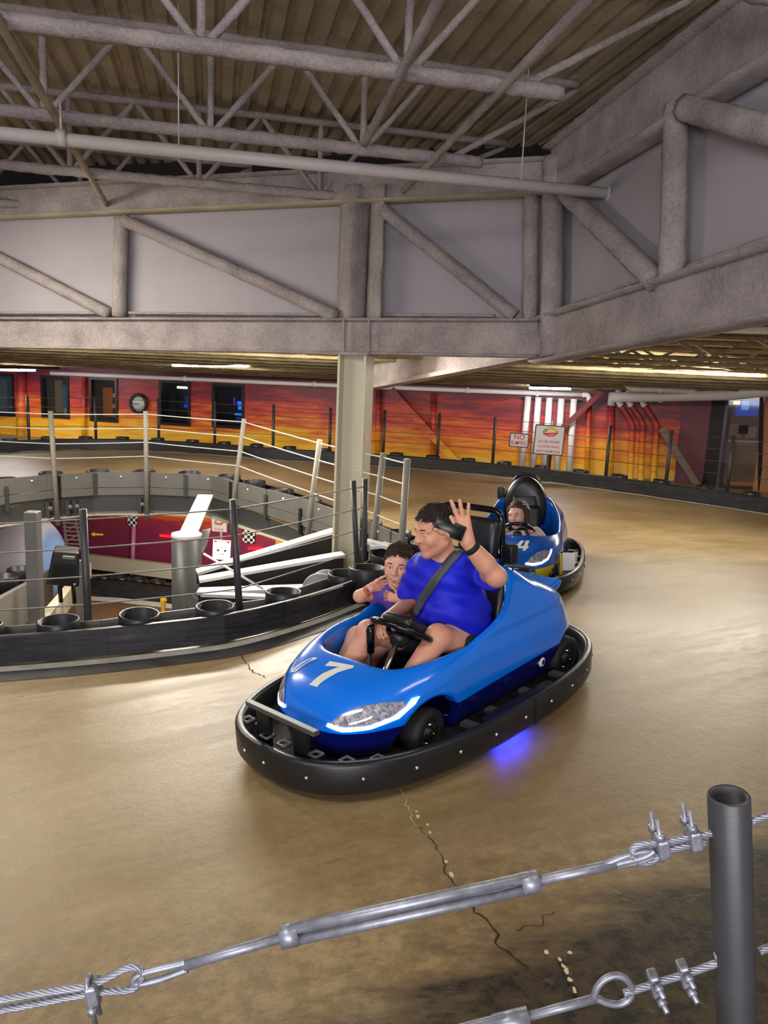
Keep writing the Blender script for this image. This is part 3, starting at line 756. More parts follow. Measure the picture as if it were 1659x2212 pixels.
fence('cable_fence', 'pale post fence with white cables across the opening', ff, [119, 316, 505, 665, 805, 890], -.35, 1.14, [1.10, .91, .72, .53], .032, .007, M_POSTL, M_WIREW, lean=[(-.03, 0), (.0, 0), (.115, 0), (.105, 0), (.07, 0), (.02, 0)], extra=(Vector((-2.4, .12, 0)), None))
fence('cable_fence', 'dark thin-post fence in front of the sunset mural', offs(FARB, .34), [-420, -240, -95, 62, 207, 343, 464, 590, 712, 828, 945, 1065, 1187, 1310, 1440, 1572, 1720], .0, 1.07, [1.02, .84, .65, .46], .03, .006, M_POST, M_WIRED)

# ================================================================== grey fascia, edge girder on the far side of the opening
fas = empty('deck_fascia', FAS0[2], 'grey bolted board fascia along the far deck edge', 'fascia')
seams = [-300, -120, 8, 122, 203, 318, 402, 503, 579, 655, 735, 800, 850, 893]
for i, (a, b) in enumerate(zip(seams, seams[1:])):
    pts = [p for p in FAS0 if a < pjx(gz(p, .3))[0] < b]
    P = [on_line(FAS0, a, .3)] + pts + [on_line(FAS0, b, .3)]
    o0 = -.012 * (i % 2)
    for z0, z1, oo in ((.095, .30, 0), (-.01, .088, -.006)):
        f_, k_ = offs(P, o0 + oo - .02), offs(P, o0 + oo + .0); vs = []; fs = []; n_ = len(P)
        for p, q in zip(f_, k_): vs += [(p.x, p.y, z0), (p.x, p.y, z1), (q.x, q.y, z1), (q.x, q.y, z0)]
        for j in range(n_ - 1):
            for c in range(4): fs.append((j * 4 + c, j * 4 + (c + 1) % 4, j * 4 + 4 + (c + 1) % 4, j * 4 + 4 + c))
        fs += [(0, 1, 2, 3), tuple(range(n_ * 4 - 4, n_ * 4))]
        W(MB().add(vs, fs), 'board', M_GREY, fas)
    mid = on_line(FAS0, (a + b) / 2, .3); t = (P[-1] - P[0]).normalized(); nn = Vector((t.y, -t.x, 0))
    W(MB().lathe(mid + nn * .03 + Vector((0, 0, .24)), [(.0, .012), (.010, .01), (.014, 0), (.014, -.01)], 10, tuple(nn)), 'bolt', M_PIPEW, fas)
    br = on_line(FAS0, b, .3)
    W(MB().bar(gz(br, -.02) + nn * .03, gz(br, .29) + nn * .03, .05, .035, up=tuple(nn)), 'bracket', M_GREYD if i % 2 else M_BLACKM, fas)
eg = empty('edge_girder', FAS0[2], 'grey steel girder under the far deck edge', 'girder')
P = offs(FAS0, .02)
W(MB().add([(p.x, p.y, z) for p in P for z in (-.28, -.04)], [(2 * i, 2 * i + 1, 2 * i + 3, 2 * i + 2) for i in range(len(P) - 1)]), 'web', M_GREY, eg)
for i in range(len(P) - 1):
    W(MB().bar((P[i].x, P[i].y, -.28), (P[i + 1].x, P[i + 1].y, -.28), .16, .014), 'flange', M_CREAM, eg)
for px in (108, 150, 165, 305):
    p = on_line(P, px, -.15); W(MB().box((p.x, p.y - .05, -.16), (.05, .06, .2)), 'stiffener', M_GREYD, eg)
    W(MB().lathe((p.x + .04, p.y - .09, -.14), [(.0, .03), (.03, .015), (.035, 0)], 10, (0, -1, 0)), 'bolt_head', M_GREY, eg)

# ================================================================== things on the far wall
def wpipe(mb, pts, r, off, n=12): return mb.sweep([WALL(x, y, off) for x, y in pts], r, n)
def curve_px(pts, it=2):
    P = [Vector((x, y, 0)) for x, y in pts]; return [(p.x, p.y) for p in smooth_line(P, it)]
names = ['first', 'second', 'third', 'fourth', 'fifth']
for i, (t, b) in enumerate([((1141, 856), (1127, 1012)), ((1163, 858), (1151, 1016)), ((1187, 859), (1176, 1020)), ((1213, 861), (1202, 1024)), ((1240, 862), (1229, 1028))]):
    tag(wpipe(MB(), [t, b], .062, .12).build('wall_pipe', M_PIPEW), '%s white vertical pipe from the left on the mural wall' % names[i], 'pipe', 'white conduits on the mural')
tag(wpipe(MB(), [(1126, 861), (1258, 867)], .02, .05, 6).build('pipe_strut', M_GREYD), 'dark slotted strut holding the white wall pipes', 'bracket')
th = empty('ceiling_pipe', WALL(735, 832, .1), 'thin cream pipe running along the top of the mural', 'pipe')
W(wpipe(MB(), [(110, 806), (735, 833), (1258, 853)], .045, .1), 'pipe', M_PIPEW, th)
W(wpipe(MB(), curve_px([(1258, 853), (1272, 853), (1273, 868)]), .05, .1), 'elbow', M_PIPEW, th)
for x, y in ((400, 818), (680, 830), (1010, 843), (1160, 850)): W(wpipe(MB(), [(x - 3, y), (x + 3, y)], .058, .1), 'coupling', M_PIPEW, th)
tag(wpipe(MB(), [(1273, 868), (1268, 1040)], .05, .1).build('painted_pipe', M_MURAL), 'single slim pipe painted magenta above yellow', 'pipe')
for i, (pts, nm) in enumerate([([(1336, 828), (1337, 869), (1367, 916), (1362, 1040)], 'left'), ([(1358, 830), (1359, 869), (1389, 912), (1384, 1042)], 'middle'), ([(1387, 836), (1388, 869), (1419, 916), (1411, 1045)], 'right')]):
    th = empty('offset_pipe', WALL(*pts[-1], .16), '%s one of three kinked drain pipes, cream top, painted below' % nm, 'pipe', 'kinked painted pipes')
    W(wpipe(MB(), curve_px([pts[0], pts[1], (pts[1][0] + 5, pts[1][1] + 8)]), .058, .22), 'upper_pipe', M_PIPE, th)
    W(wpipe(MB(), curve_px([(pts[1][0] + 5, pts[1][1] + 8), pts[2], (pts[2][0], pts[2][1] + 14), pts[3]], 2), .055, .22), 'lower_pipe', M_MURAL, th)
    W(wpipe(MB(), [(pts[2][0] + 1, pts[2][1] + 8), (pts[2][0] + 1, pts[2][1] + 14)], .064, .22), 'coupling', M_MURAL, th)
th = empty('drain_pipe', WALL(1318, 1035, .1), 'thick vertical pipe left of the kinked pipes, cream top', 'pipe')
W(wpipe(MB(), [(1323, 848), (1321, 876)], .075, .12), 'upper_pipe', M_PIPE, th); W(wpipe(MB(), [(1321, 876), (1317, 1040)], .072, .12), 'lower_pipe', M_MURAL, th)
th = empty('duct_pipe', A(1360, 815, 13.6), 'large cream overhead pipe with elbow at upper right', 'pipe')
W(MB().sweep([A(x, y, 13.4) for x, y in curve_px([(1357, 800), (1357, 838), (1400, 836), (1570, 846)], 3)], .085, 16), 'pipe', M_PIPE, th)
for x, y in ((1428, 838), (1545, 844)): W(MB().tube(A(x - 3, y, 13.4), A(x + 3, y, 13.4), .098, 16), 'coupling', M_PIPE, th)
th = empty('duct_pipe', A(1425, 858, 13.8), 'lower large cream pipe reaching the right edge', 'pipe')
W(MB().sweep([A(x, y, Y) for x, y, Y in ((1322, 858, 14.1), (1425, 857, 13.8), (1570, 852, 13.0), (1720, 836, 12.2))], [.09, .09, .1, .11], 16), 'pipe', M_PIPE, th)
W(MB().tube(A(1424, 857, 13.8), A(1432, 857, 13.78), .105, 16), 'coupling', M_PIPE, th)
tag(MB().bar(WALL(1428, 925, .3), WALL(1508, 1052, .3), .12, .12, up=tuple(wn)).build('diagonal_brace', mat('brown_grey_brace', C(130, 110, 92), .6)), 'unpainted brown-grey diagonal brace beside the plum wall', 'brace')
tag(MB().bar(WALL(845, 842, .25), WALL(992, 1005, .25), .13, .12, up=tuple(wn)).build('diagonal_brace', M_MURAL), 'mural-painted diagonal brace right of the cream column', 'brace')
tag(MB().bar(WALL(1300, 846, .2), WALL(1215, 925, .2), .10, .10, up=tuple(wn)).build('diagonal_brace', mat('maroon_brace', C(116, 44, 40), .6)), 'maroon diagonal brace behind the slim magenta pipe', 'brace')
for x, yt, yb, r, lb in ((47, 800, 955, .1, 'wide mural-painted downpipe at far left'), (182, 815, 950, .05, 'thin orange painted pipe between two windows'), (818, 842, 990, .06, 'yellow painted pipe just right of the cream column'), (936, 850, 1000, .05, 'thin painted pipe behind the painted brace')):
    tag(wpipe(MB(), [(x, yt), (x - 2, yb)], r, .08).build('painted_pipe', M_MURAL), lb, 'pipe')
# clock
c = WALL(299, 872, .05)
ck = empty('wall_clock', c, 'round black-rimmed wall clock between the windows', 'clock')
W(MB().ring(c, wn, .195, .035, 32, 10), 'rim', M_BLACK, ck)
W(MB().lathe(c, [(.001, .0), (.19, .0), (.19, -.03)], 32, tuple(wn)), 'face', mat('clock_face', C(196, 200, 190), .4), ck)
ckm = Matrix((wd, Vector((0, 0, 1)), wn)).transposed().to_4x4(); ckm.translation = c + wn * .004
for k in range(12):
    a = 2 * PI * k / 12; text_part('numeral', str(12 if k == 0 else k), ckm @ Matrix.Translation((.145 * math.sin(a), .145 * math.cos(a), 0)), .05, M_BLACKM, ck)
for ang, L, w_ in ((262, .10, .014), (264 + 2, .15, .009)):
    a = math.radians(ang); d = wd * math.sin(a) + Vector((0, 0, 1)) * math.cos(a)
    W(MB().bar(c + wn * .008 - d * .02, c + wn * .008 + d * L, w_, .003, up=tuple(wn)), 'hand', M_BLACKM, ck)

# signs on the far fence
M_RED = mat('red_print', C(212, 50, 74), .5); M_SIGN = mat('white_sign_face', C(226, 224, 226), .45); M_SFR = mat('grey_sign_edge', C(70, 72, 78), .5)
def sign(name, tl_, tr_, bl_, Y, label, border=.02, round_=.04):
    a, b, c_ = (A(x, y, Y) for x, y in (tl_, tr_, bl_)); m_, w_, h_ = panel_mw(a, b, c_)
    th = empty(name, m_.translation, label, 'sign')
    def rr(w1, h1, z, r):
        P = []
        for cx, cy, a0 in ((w1 / 2 - r, h1 / 2 - r, 0), (-w1 / 2 + r, h1 / 2 - r, 90), (-w1 / 2 + r, -h1 / 2 + r, 180), (w1 / 2 - r, -h1 / 2 + r, 270)):
            for k in range(5): q = math.radians(a0 + 22.5 * k); P.append(m_ @ Vector((cx + r * math.cos(q), cy + r * math.sin(q), z)))
        return P
    zz = (m_.to_3x3() @ Vector((0, 0, 1)))
    W(MB().prism(rr(w_, h_, -.01, round_ * w_), zz * .01), 'edge', M_SFR, th)
    W(MB().prism(rr(w_ - 2 * border, h_ - 2 * border, .0, round_ * w_), zz * .002), 'face', M_SIGN, th)
    return th, m_, w_, h_
T = Matrix.Translation
th, m_, w_, h_ = sign('warning_sign', (1101, 934), (1143.5, 937), (1099, 965), 13.55, 'small white sign reading NO BUMPING on the far fence')
text_part('lettering', 'NO', m_ @ T((0, h_ * .2, .004)), .125, M_RED, th, bold=.0012); text_part('lettering', 'BUMPING', m_ @ T((0, -h_ * .2, .004)), .105, M_RED, th, bold=.001, sx=.62)
th, m_, w_, h_ = sign('warning_sign', (1156, 916), (1221, 920.5), (1151.5, 981), 13.5, 'large white sign about cell phones with oval emblem')
for k, s in enumerate(('NO CELL PHONES', 'ALLOWED WHILE', 'KARTS ARE MOVING')):
    text_part('lettering', s, m_ @ T((0, -.03 - .085 * k, .004)), .062, M_RED, th, bold=.0008, sx=.74)
def ellipse_part(par, m_, cx, cy, rx, ry, z, mt, nm, a0=0, a1=2 * PI):
    n_ = 24; P = [m_ @ Vector((cx + rx * math.cos(a0 + (a1 - a0) * i / n_), cy + ry * math.sin(a0 + (a1 - a0) * i / n_), z)) for i in range(n_ if a1 - a0 > 6.2 else n_ + 1)]
    o = MB().prism(P, (m_.to_3x3() @ Vector((0, 0, 1))) * .001).build(nm, mt); setpar(par, o); return o
M_YEL = mat('yellow_print', C(244, 196, 40), .5); M_GRN = mat('green_print', C(90, 170, 110), .5)
def emblem(par, m_, cx, cy, r):
    ellipse_part(par, m_, cx, cy, r * 1.0, r * .62, .0035, M_RED, 'emblem'); ellipse_part(par, m_, cx, cy + r * .1, r * .88, r * .56, .005, M_YEL, 'emblem')
    ellipse_part(par, m_, cx - r * .1, cy, r * .7, r * .28, .0065, M_SIGN, 'emblem'); ellipse_part(par, m_, cx - r * .62, cy + r * .15, r * .22, r * .2, .008, M_GRN, 'emblem')
    o = MB().prism([m_ @ Vector((cx + x * r, cy + y * r, .0085)) for x, y in ((-1.05, -.2), (1.0, -.02), (.95, -.22), (-.9, -.42))], (m_.to_3x3() @ Vector((0, 0, 1))) * .001).build('emblem', M_RED); setpar(par, o)
emblem(th, m_, .01, .145, .13)
a = A(1184, 984, 13.62); tag(MB().bar(a, (a.x, a.y, hgt(a.x, a.y)), .035, .035).build('sign_post', M_GREYD), 'short dark post under the cell phone sign', 'post')

# ================================================================== lower level seen through the opening
g = 'lower level wall signs'
def flat_px(name, px, Y, mt, label, cat, th_=.015):
    P = [A(x, y, Y) for x, y in px]; return tag(MB().prism(P, (0, .02, 0)).build(name, mt), label, cat)
def LWs(px): return [LW(x, y, .05) for x, y in px]
def lsign(tl_, tr_, bl_, label, hdr=None):
    a, b, c_ = (LW(x, y, .04) for x, y in (tl_, tr_, bl_)); m_, w_, h_ = panel_mw(a, b, c_)
    th = empty('wall_sign', m_.translation, label, 'sign', g)
    P = [m_ @ Vector((sx * w_ / 2, sy * h_ / 2, 0)) for sx, sy in ((-1, -1), (1, -1), (1, 1), (-1, 1))]
    W(MB().prism(P, (m_.to_3x3() @ Vector((0, 0, 1))) * .012), 'face', M_SIGN, th); return th, m_ @ T((0, 0, .014)), w_, h_
th, m_, w_, h_ = lsign((459, 1119), (491, 1121), (457, 1147), 'small white emblem sign nearest the white plank, lower wall')
emblem(th, m_, 0, .06, .1); text_part('lettering', 'TO THE REAR', m_ @ T((0, -.09, .002)), .055, M_RED, th, sx=.62)
th, m_, w_, h_ = lsign((555, 1128), (589, 1131), (553, 1154), 'white emblem sign right of the chequered flag, lower wall')
emblem(th, m_, 0, .05, .09); text_part('lettering', 'GET TO THE REAR', m_ @ T((0, -.08, .002)), .055, M_RED, th, sx=.55)
a, b, c_ = (A(x, y, 12.6) for x, y in ((461, 1165), (499, 1168), (459, 1207))); m_, w_, h_ = panel_mw(a, b, c_)
th = empty('warning_sign', m_.translation, 'white Attention sign about riding the brake, lower level', 'sign')
P = lambda x0, y0, x1, y1, z: [m_ @ Vector((x * w_, y * h_, z)) for x, y in ((x0, y0), (x1, y0), (x1, y1), (x0, y1))]
zz = m_.to_3x3() @ Vector((0, 0, 1))
W(MB().prism(P(-.5, -.5, .5, .5, 0), zz * .01), 'face', mat('pale_sign', C(200, 200, 186), .5), th)
W(MB().prism(P(-.46, .36, .46, .48, .011), zz * .002), 'header', M_RED, th)
text_part('lettering', 'Attention', m_ @ T((0, .42 * h_, .014)), .045, M_SIGN, th)
for k, s in enumerate(('DO NOT', 'RIDE BRAKE')): text_part('lettering', s, m_ @ T((0, (.25 - .13 * k) * h_, .013)), .045, M_BLACKM, th, sx=.8)
for s in (-.2, .2): W(MB().prism(P(s - .07, -.08, s + .07, .02, .011), zz * .002), 'symbol', M_BLACKM, th)
text_part('lettering', 'Keep', m_ @ T((0, -.2 * h_, .013)), .045, M_BLACKM, th)
W(MB().bar(A(478, 1165, 12.62), A(478, 1148, 12.62), .03, .03), 'post', M_GREYD, th)
M_CHK = NT('black_white_chequer'); 
_x, _y, _z = M_CHK.sep(M_CHK.objc())
_ck = M_CHK.add('ShaderNodeTexChecker'); _ck.inputs['Scale'].default_value = 16; _ck.inputs[1].default_value = C(235, 235, 232); _ck.inputs[2].default_value = C(14, 14, 15)
M_CHK.link(M_CHK.map(M_CHK.objc(), (1, 1, 1), (0, 0, 0), (.031, .013, .007)), _ck.inputs[0]); M_CHK.out(_ck.outputs[0], .6); M_CHK = M_CHK.m
def flag(px, label):
    P = LWs(px); c_ = sum(P, Vector()) / len(P); Rm = Matrix((ld, Vector((0, 0, 1)), ln)).transposed().to_4x4(); Rm.translation = c_; inv = Rm.inverted()
    o = MB().prism([inv @ p for p in P], (0, 0, .02)).build('chequered_flag', M_CHK); o.matrix_world = Rm; return tag(o, label, 'flag')
flag([(525, 1122), (552, 1126), (550, 1174), (525, 1171)], 'square chequered flag sign on the lower wall')
flag([(271, 1106), (299, 1107), (294, 1138), (285, 1140), (277, 1130)], 'tapered chequered pennant on the lower wall, left')
th = empty('traffic_light', LW(611, 1157, .1), 'yellow traffic light with green lens on the lower wall', 'traffic light')
P = LWs([(600, 1176), (622, 1174), (624, 1140), (604, 1138)]); W(MB().prism(P, ln * .12), 'housing', mat('yellow_housing', C(226, 160, 30), .5), th)
for y, col, e in ((1148, C(150, 90, 70), .1), (1165, C(90, 190, 160), .6)):
    c_ = LW(613, y, .18); W(MB().lathe(c_, [(.001, .03), (.06, .02), (.075, -.01)], 16, tuple(ln)), 'lens', mat('lens_%d' % y, col, .3, emit=e), th)
def bar_lw(a, b, wdt, mt, nm, lb, cat): tag(MB().bar(LW(a[0], a[1], .06), LW(b[0], b[1], .06), wdt, .02, up=tuple(ln)).build(nm, mt), lb, cat)
bar_lw((536, 1185), (566, 1185), .05, mat('red_led', C(255, 20, 30), .4, emit=3), 'led_bar', 'glowing red light bar under the chequered flag', 'light')
bar_lw((345, 1157), (372, 1159), .045, mat('red_led2', C(255, 30, 40), .4, emit=2), 'led_bar', 'glowing red light bar left of the grey drum column', 'light')
P = LWs([(197, 1154), (204, 1149), (204, 1152), (223, 1153), (223, 1156.5), (204, 1156), (204, 1159)])
tag(MB().prism(P, ln * .01).build('arrow_sign', mat('yellow_arrow', C(246, 208, 40), .5, emit=.2)), 'yellow arrow pointing left on the maroon lower wall', 'sign')
tag(MB().tube(LW(289, 1138, .08), LW(285, 1245, .08), .045, 12).build('wall_conduit', mat('pink_conduit', C(190, 120, 150), .4)), 'pink vertical conduit below the pennant', 'pipe')
# lower kerb and tubes
def LG(px, py): return Z(px, py, LZ)
LK = [LG(x, y) for x, y in ((185, 1287), (260, 1291), (330, 1299), (420, 1310), (520, 1325))]
lk = empty('kerb_barrier', LK[0], 'dark lower-level rail at the foot of the maroon wall', 'track barrier')
W(MB().prism([p for p in LK] + [p + Vector((0, 0, .34)) for p in LK[::-1]], (0, .05, 0)), 'rail', M_RAIL, lk)
for px, py in ((210, 1260), (250, 1263), (290, 1266), (330, 1271)):
    c_ = LG(px, py + 28); o = tube_part((0, 0, 0), .15, .34, lk); o.location = c_ + Vector((0, .3, 0))
tag(mesh_obj('trim_6', [tuple(p + Vector((0, -.03, .006))) for p in LK] + [tuple(p + Vector((0, -.3, .006))) for p in LK], [(i, i + 1, len(LK) + i + 1, len(LK) + i) for i in range(len(LK) - 1)], M_LINE), kind='structure')
q0, q1 = LW(185, 1225, .3), LW(420, 1252, .3)
tag(MB().bar((q0.x, q0.y, LZ + .3), (q1.x, q1.y, LZ + .3), .12, .3).build('concrete_kerb', M_CREAM), 'pale low kerb along the maroon lower wall', 'kerb')
# drum column and plank
c_ = A(403, 1155, 8.4); dr = empty('drum_column', (c_.x, c_.y, LZ), 'thick round dark grey support column inside the opening', 'column')
W(MB().tube((c_.x, c_.y, LZ), (c_.x, c_.y, c_.z), .165, 32), 'shaft', M_GREYD, dr)
W(MB().lathe((c_.x, c_.y, c_.z), [(.001, .014), (.165, .014), (.168, .0), (.165, -.02)], 32), 'cap_plate', M_WHITE, dr)
W(MB().prism([A(x, y, 8.2) for x, y in ((393, 1285), (412, 1283), (470, 1330), (425, 1345))], (0, .03, 0)), 'gusset', M_GREY, dr)
a, b = A(444, 1070, 10.0), A(408, 1150, 8.55)
tag(MB().bar(a, b, .2, .025).build('plank', M_WHITE), 'white plank sloping from the fascia down to the drum column', 'plank')
# sheet hanging by the plank
tag(MB().prism([A(x, y, 8.9) for x, y in ((436, 1146), (455, 1142), (446, 1180), (436, 1196))], (0, .015, 0)).build('sheet_flap', M_WHITE), 'white tapered sheet hanging right of the drum column', 'sheet')
# ramp girders
def girder(lab, top, bot, Y0, Y1, fl=.16):
    th = empty('ramp_girder', A(*bot[0], Y0), lab, 'girder', 'dark ramp girders with white flanges')
    t0, t1, b0, b1 = A(*top[0], Y0), A(*top[1], Y1), A(*bot[0], Y0), A(*bot[1], Y1)
    W(MB().prism([b0, b1, t1, t0], (0, .03, 0)), 'web', mat('brown_black_girder', C(44, 38, 34), .5, 0, .1, 4), th)
    W(MB().bar(t0, t1, fl, .03), 'flange', M_WHITE, th); return th
girder('upper dark ramp girder with sloping white flange, left of column', [(425, 1236), (722, 1146)], [(425, 1262), (722, 1214)], 7.6, 8.1)
girder('middle dark ramp girder, white flange below the upper one', [(430, 1252), (742, 1197)], [(430, 1285), (742, 1270)], 7.3, 7.7)
girder('lowest dark ramp girder with nearly level white flange', [(428, 1277), (742, 1267)], [(428, 1350), (742, 1320)], 7.1, 7.2)
tag(MB().bar(A(436, 1283, 6.9), A(660, 1293, 6.9), .1, .03).build('ramp_flange', M_WHITE), 'white level strip just above the near tubes', 'steel strip')
tag(MB().tube(A(440, 1196, 7.2), A(568, 1272, 7.0), .012, 8).build('brace_rod', M_WHITE), 'thin white diagonal rod across the ramp girders', 'rod')
girder('dark girder piece with white flange right of the cream column', [(800, 1180), (880, 1172)], [(800, 1250), (880, 1232)], 7.2, 7.2)
tag(MB().bar(A(790, 1168, 7.3), A(870, 1190, 7.0), .1, .03).build('ramp_flange', M_WHITE), 'white flange strip behind the boy', 'steel strip')
th = empty('cable_spool', A(692, 1272, 6.9), 'pale grey round spool behind the kerb tubes by the column', 'spool')
c_ = A(690, 1275, 6.95)
W(MB().lathe(c_, [(.001, .06), (.07, .06), (.075, .05), (.155, .05), (.165, .045), (.165, 0), (.001, 0)], 36, (0, -1, .1)), 'front_disc', mat('pale_grey_disc', C(150, 155, 158), .5), th)
W(MB().lathe(c_ + Vector((.06, .1, 0)), [(.001, .02), (.17, .02), (.175, 0), (.17, -.02), (.001, -.02)], 36, (0, -1, .1)), 'rear_disc', mat('pale_grey_disc', C(150, 155, 158), .5), th)
# square posts and frame at left
for (x, yt, yb, Y, wdt, lb) in ((75, 1105, 1360, 6.6, .11, 'grey square post at far left inside the opening'), (172, 1210, 1345, 8.2, .07, 'slim pale post behind the black speaker'),):
    a, b = A(x, yt, Y), A(x, yb, Y); tag(MB().box(((a.x + b.x) / 2, Y, (a.z + LZ) / 2), (wdt, wdt, a.z - LZ)).build('square_post', M_GREY, bevel=.006), lb, 'post')
tag(MB().bar(A(60, 1400, 6.2), A(190, 1232, 11.5), .10, .22).build('edge_beam', M_CREAM), 'cream beam running away below the speaker', 'beam')
tag(MB().bar(A(-30, 1362, 6.0), A(110, 1262, 10.5), .06, .42).build('side_board', M_GREY), 'pale grey side board at lower left of the opening', 'board')
th = empty('kerb_barrier', A(40, 1290, 8.5), 'lower-left rail tubes beside the white dome', 'track barrier')
for px, py, Y in ((-40, 1310, 7.6), (8, 1288, 8.2), (46, 1267, 9.0)):
    o = tube_part((0, 0, 0), .15, .3, th); o.location = A(px, py + 12, Y)
W(MB().bar(A(-80, 1330, 7.3), A(66, 1262, 9.4), .05, .2), 'rail', M_BLACK, th)
# black box speaker
c_ = A(140, 1225, 7.6); sp = empty('loudspeaker', A(140, 1260, 7.6), 'black plastic loudspeaker tilted on a bracket in the opening', 'speaker')
Rm = Matrix.Rotation(.35, 3, 'Z') @ Matrix.Rotation(.12, 3, 'Y')
bm_ = MB(); w0, w1, dpt = .125, .16, .12
vs = [c_ + Rm @ Vector(v) for v in ((-w1, -dpt, -.17), (w1, -dpt, -.17), (w1 * .8, dpt, -.17), (-w1 * .8, dpt, -.17), (-w0, -dpt * .8, .18), (w0, -dpt * .8, .18), (w0 * .9, dpt, .2), (-w0 * .9, dpt, .2))]
W(bm_.hexa(vs), 'cabinet', M_BLACK, sp, bevel=.02)
W(MB().box(c_ + Rm @ Vector((.03, -dpt - .0, .13)), (.12, .03, .035), Rm), 'handle_recess', M_GREY, sp, bevel=.008)
W(MB().box(c_ + Rm @ Vector((0, -dpt - .012, -.04)), (.22, .01, .2), Rm), 'grille', M_BLACKM, sp)
for dx in (-.06, .08): W(MB().tube(c_ + Vector((dx, 0, -.15)), c_ + Vector((dx, .02, -.38)), .022, 10), 'leg', M_BLACK, sp)
W(MB().lathe(c_ + Rm @ Vector((.11, -dpt - .01, -.14)), [(.0, .02), (.012, .012), (.014, 0)], 10, (0, -1, 0)), 'knob', M_CHROME, sp)
# pale dome
M_DOME = NT('dome_white_blue'); _x, _y, _z = M_DOME.sep(M_DOME.objc()); M_DOME.out(M_DOME.ramp(M_DOME.math('MULTIPLY_ADD', _x, .38, .5), [(0, C(196, 188, 190)), (.70, C(204, 200, 208)), (.76, C(216, 216, 226)), (.80, C(126, 160, 214))]), .4); M_DOME = M_DOME.m
c_ = A(15, 1215, 12.5); dm = MB().lathe((0, 0, 0), [(.001, .95)] + [(.95 * math.sin(t), .95 * math.cos(t)) for t in np.linspace(.1, 3.04, 22)] + [(.001, -.95)], 40).build('dome', M_DOME)
dm.location = c_; tag(dm, 'large white and pale blue dome at left of the lower level', 'dome')
# lattice mast with hoops
lm = empty('hoop_mast', A(150, 1190, 11.3), 'pale lattice mast with curved hoops beside the dome', 'mast')
for x0, x1 in ((137, 144), (160, 176)): W(MB().tube(A(x0, 1105, 11.3), A(x1, 1190, 11.3), .02, 8), 'upright', M_CREAM, lm)
for k in range(9):
    y = 1112 + 9 * k; c_ = A(152 + k * 1.2, y, 11.35); W(MB().ring(c_, (0, .25, 1), .13, .008, 20, 5), 'hoop', M_PIPEW, lm)
for k in range(3): W(MB().tube(A(142 + 2 * k, 1125 + 22 * k, 11.3), A(166 + 3 * k, 1108 + 22 * k, 11.3), .008, 6), 'brace', M_PIPEW, lm)
# yellow stub post
a, b = A(353, 1296, 9.5), A(350, 1335, 9.5); yp = empty('marker_post', b, 'short yellow marker post with arrow top', 'post')
W(MB().bar(b - Vector((0, 0, .6)), a, .045, .045), 'stem', M_YEL, yp); W(MB().prism([A(x, y, 9.5) for x, y in ((346, 1293), (357, 1293), (360, 1298), (357, 1303), (346, 1301))], (0, .03, 0)), 'arrow_head', M_YEL, yp)

# ================================================================== foreground fence: post, cables, turnbuckles
def FG(px, py): return A(px, py, .97 + .09 * px / 1573)
fgf = empty('cable_fence', FG(1600, 2400), 'nearest grey tube post with galvanised cables and turnbuckles', 'cable fence')
def rope(P, r=.0058, par=fgf, nm='cable'):
    P = [Vector(p) for p in P]; S = resample(P, .004); mb = MB(); n_ = len(S)
    T_ = [(S[min(i + 1, n_ - 1)] - S[max(i - 1, 0)]).normalized() for i in range(n_)]
    u = T_[0].cross(Vector((0, .3, 1))).normalized(); F_ = []
    for i in range(n_): u = (u - T_[i] * u.dot(T_[i])).normalized(); F_.append((u.copy(), T_[i].cross(u)))
    for k in range(6):
        mb.sweep([S[i] + F_[i][0] * (r * .6 * math.cos(2 * PI * k / 6 + i * .4)) + F_[i][1] * (r * .6 * math.sin(2 * PI * k / 6 + i * .4)) for i in range(n_)], r * .42, 6)
    return W(mb, nm, M_GALV, par)
pt, pb_ = FG(1574, 1716), FG(1598, 2420); ax = (pb_ - pt).normalized()
W(MB().lathe(pt, [(.0295, .9), (.0305, 0.003), (.0285, 0), (.0245, .002), (.0245, .2), (.001, .2)], 36, tuple(ax)), 'post', M_POST, fgf)
W(MB().tube(pb_ , pb_ + ax * .9, .0305, 24), 'post_foot', M_POST, fgf)
Cv = lambda pts, it=3: smooth_line([FG(x, y) for x, y in pts], it)
rope(Cv([(-60, 2172), (0, 2160), (100, 2143), (190, 2132), (235, 2112), (270, 2090), (300, 2090), (308, 2105)]))
rope(Cv([(308, 2105), (300, 2128), (280, 2140), (240, 2141), (190, 2146), (100, 2164), (0, 2183), (-60, 2192)]))
def turnbuckle(rodL, body0, body1, rodR, hookL, hookR, r=.0075):
    tb = W(MB().tube(FG(*rodL), FG(*body0), r, 14), 'turnbuckle_rod', M_GALV, fgf)
    if rodR: W(MB().tube(FG(*body1), FG(*rodR), r, 14), 'turnbuckle_rod', M_GALV, fgf)
    a, b = FG(*body0), FG(*body1); d = (b - a).normalized(); s = d.cross(Vector((0, 1, 0))).normalized()
    body = W(MB().tube(a - d * .004, a + d * .022, .0165, 8), 'turnbuckle_body', M_GALV, fgf); W(MB().tube(b - d * .022, b + d * .004, .0165, 8), 'turnbuckle_body', M_GALV, fgf)
    for k in (-1, 1):
        o = MB().sweep([a + d * .012 + s * (k * .0095), b - d * .012 + s * (k * .0095)], .0082, 12).build('side_bar', M_GALV); setpar(fgf, o); 
    return tb
turnbuckle((398, 2086), (612, 2024), (1158, 1904), (1330, 1866), None, None)
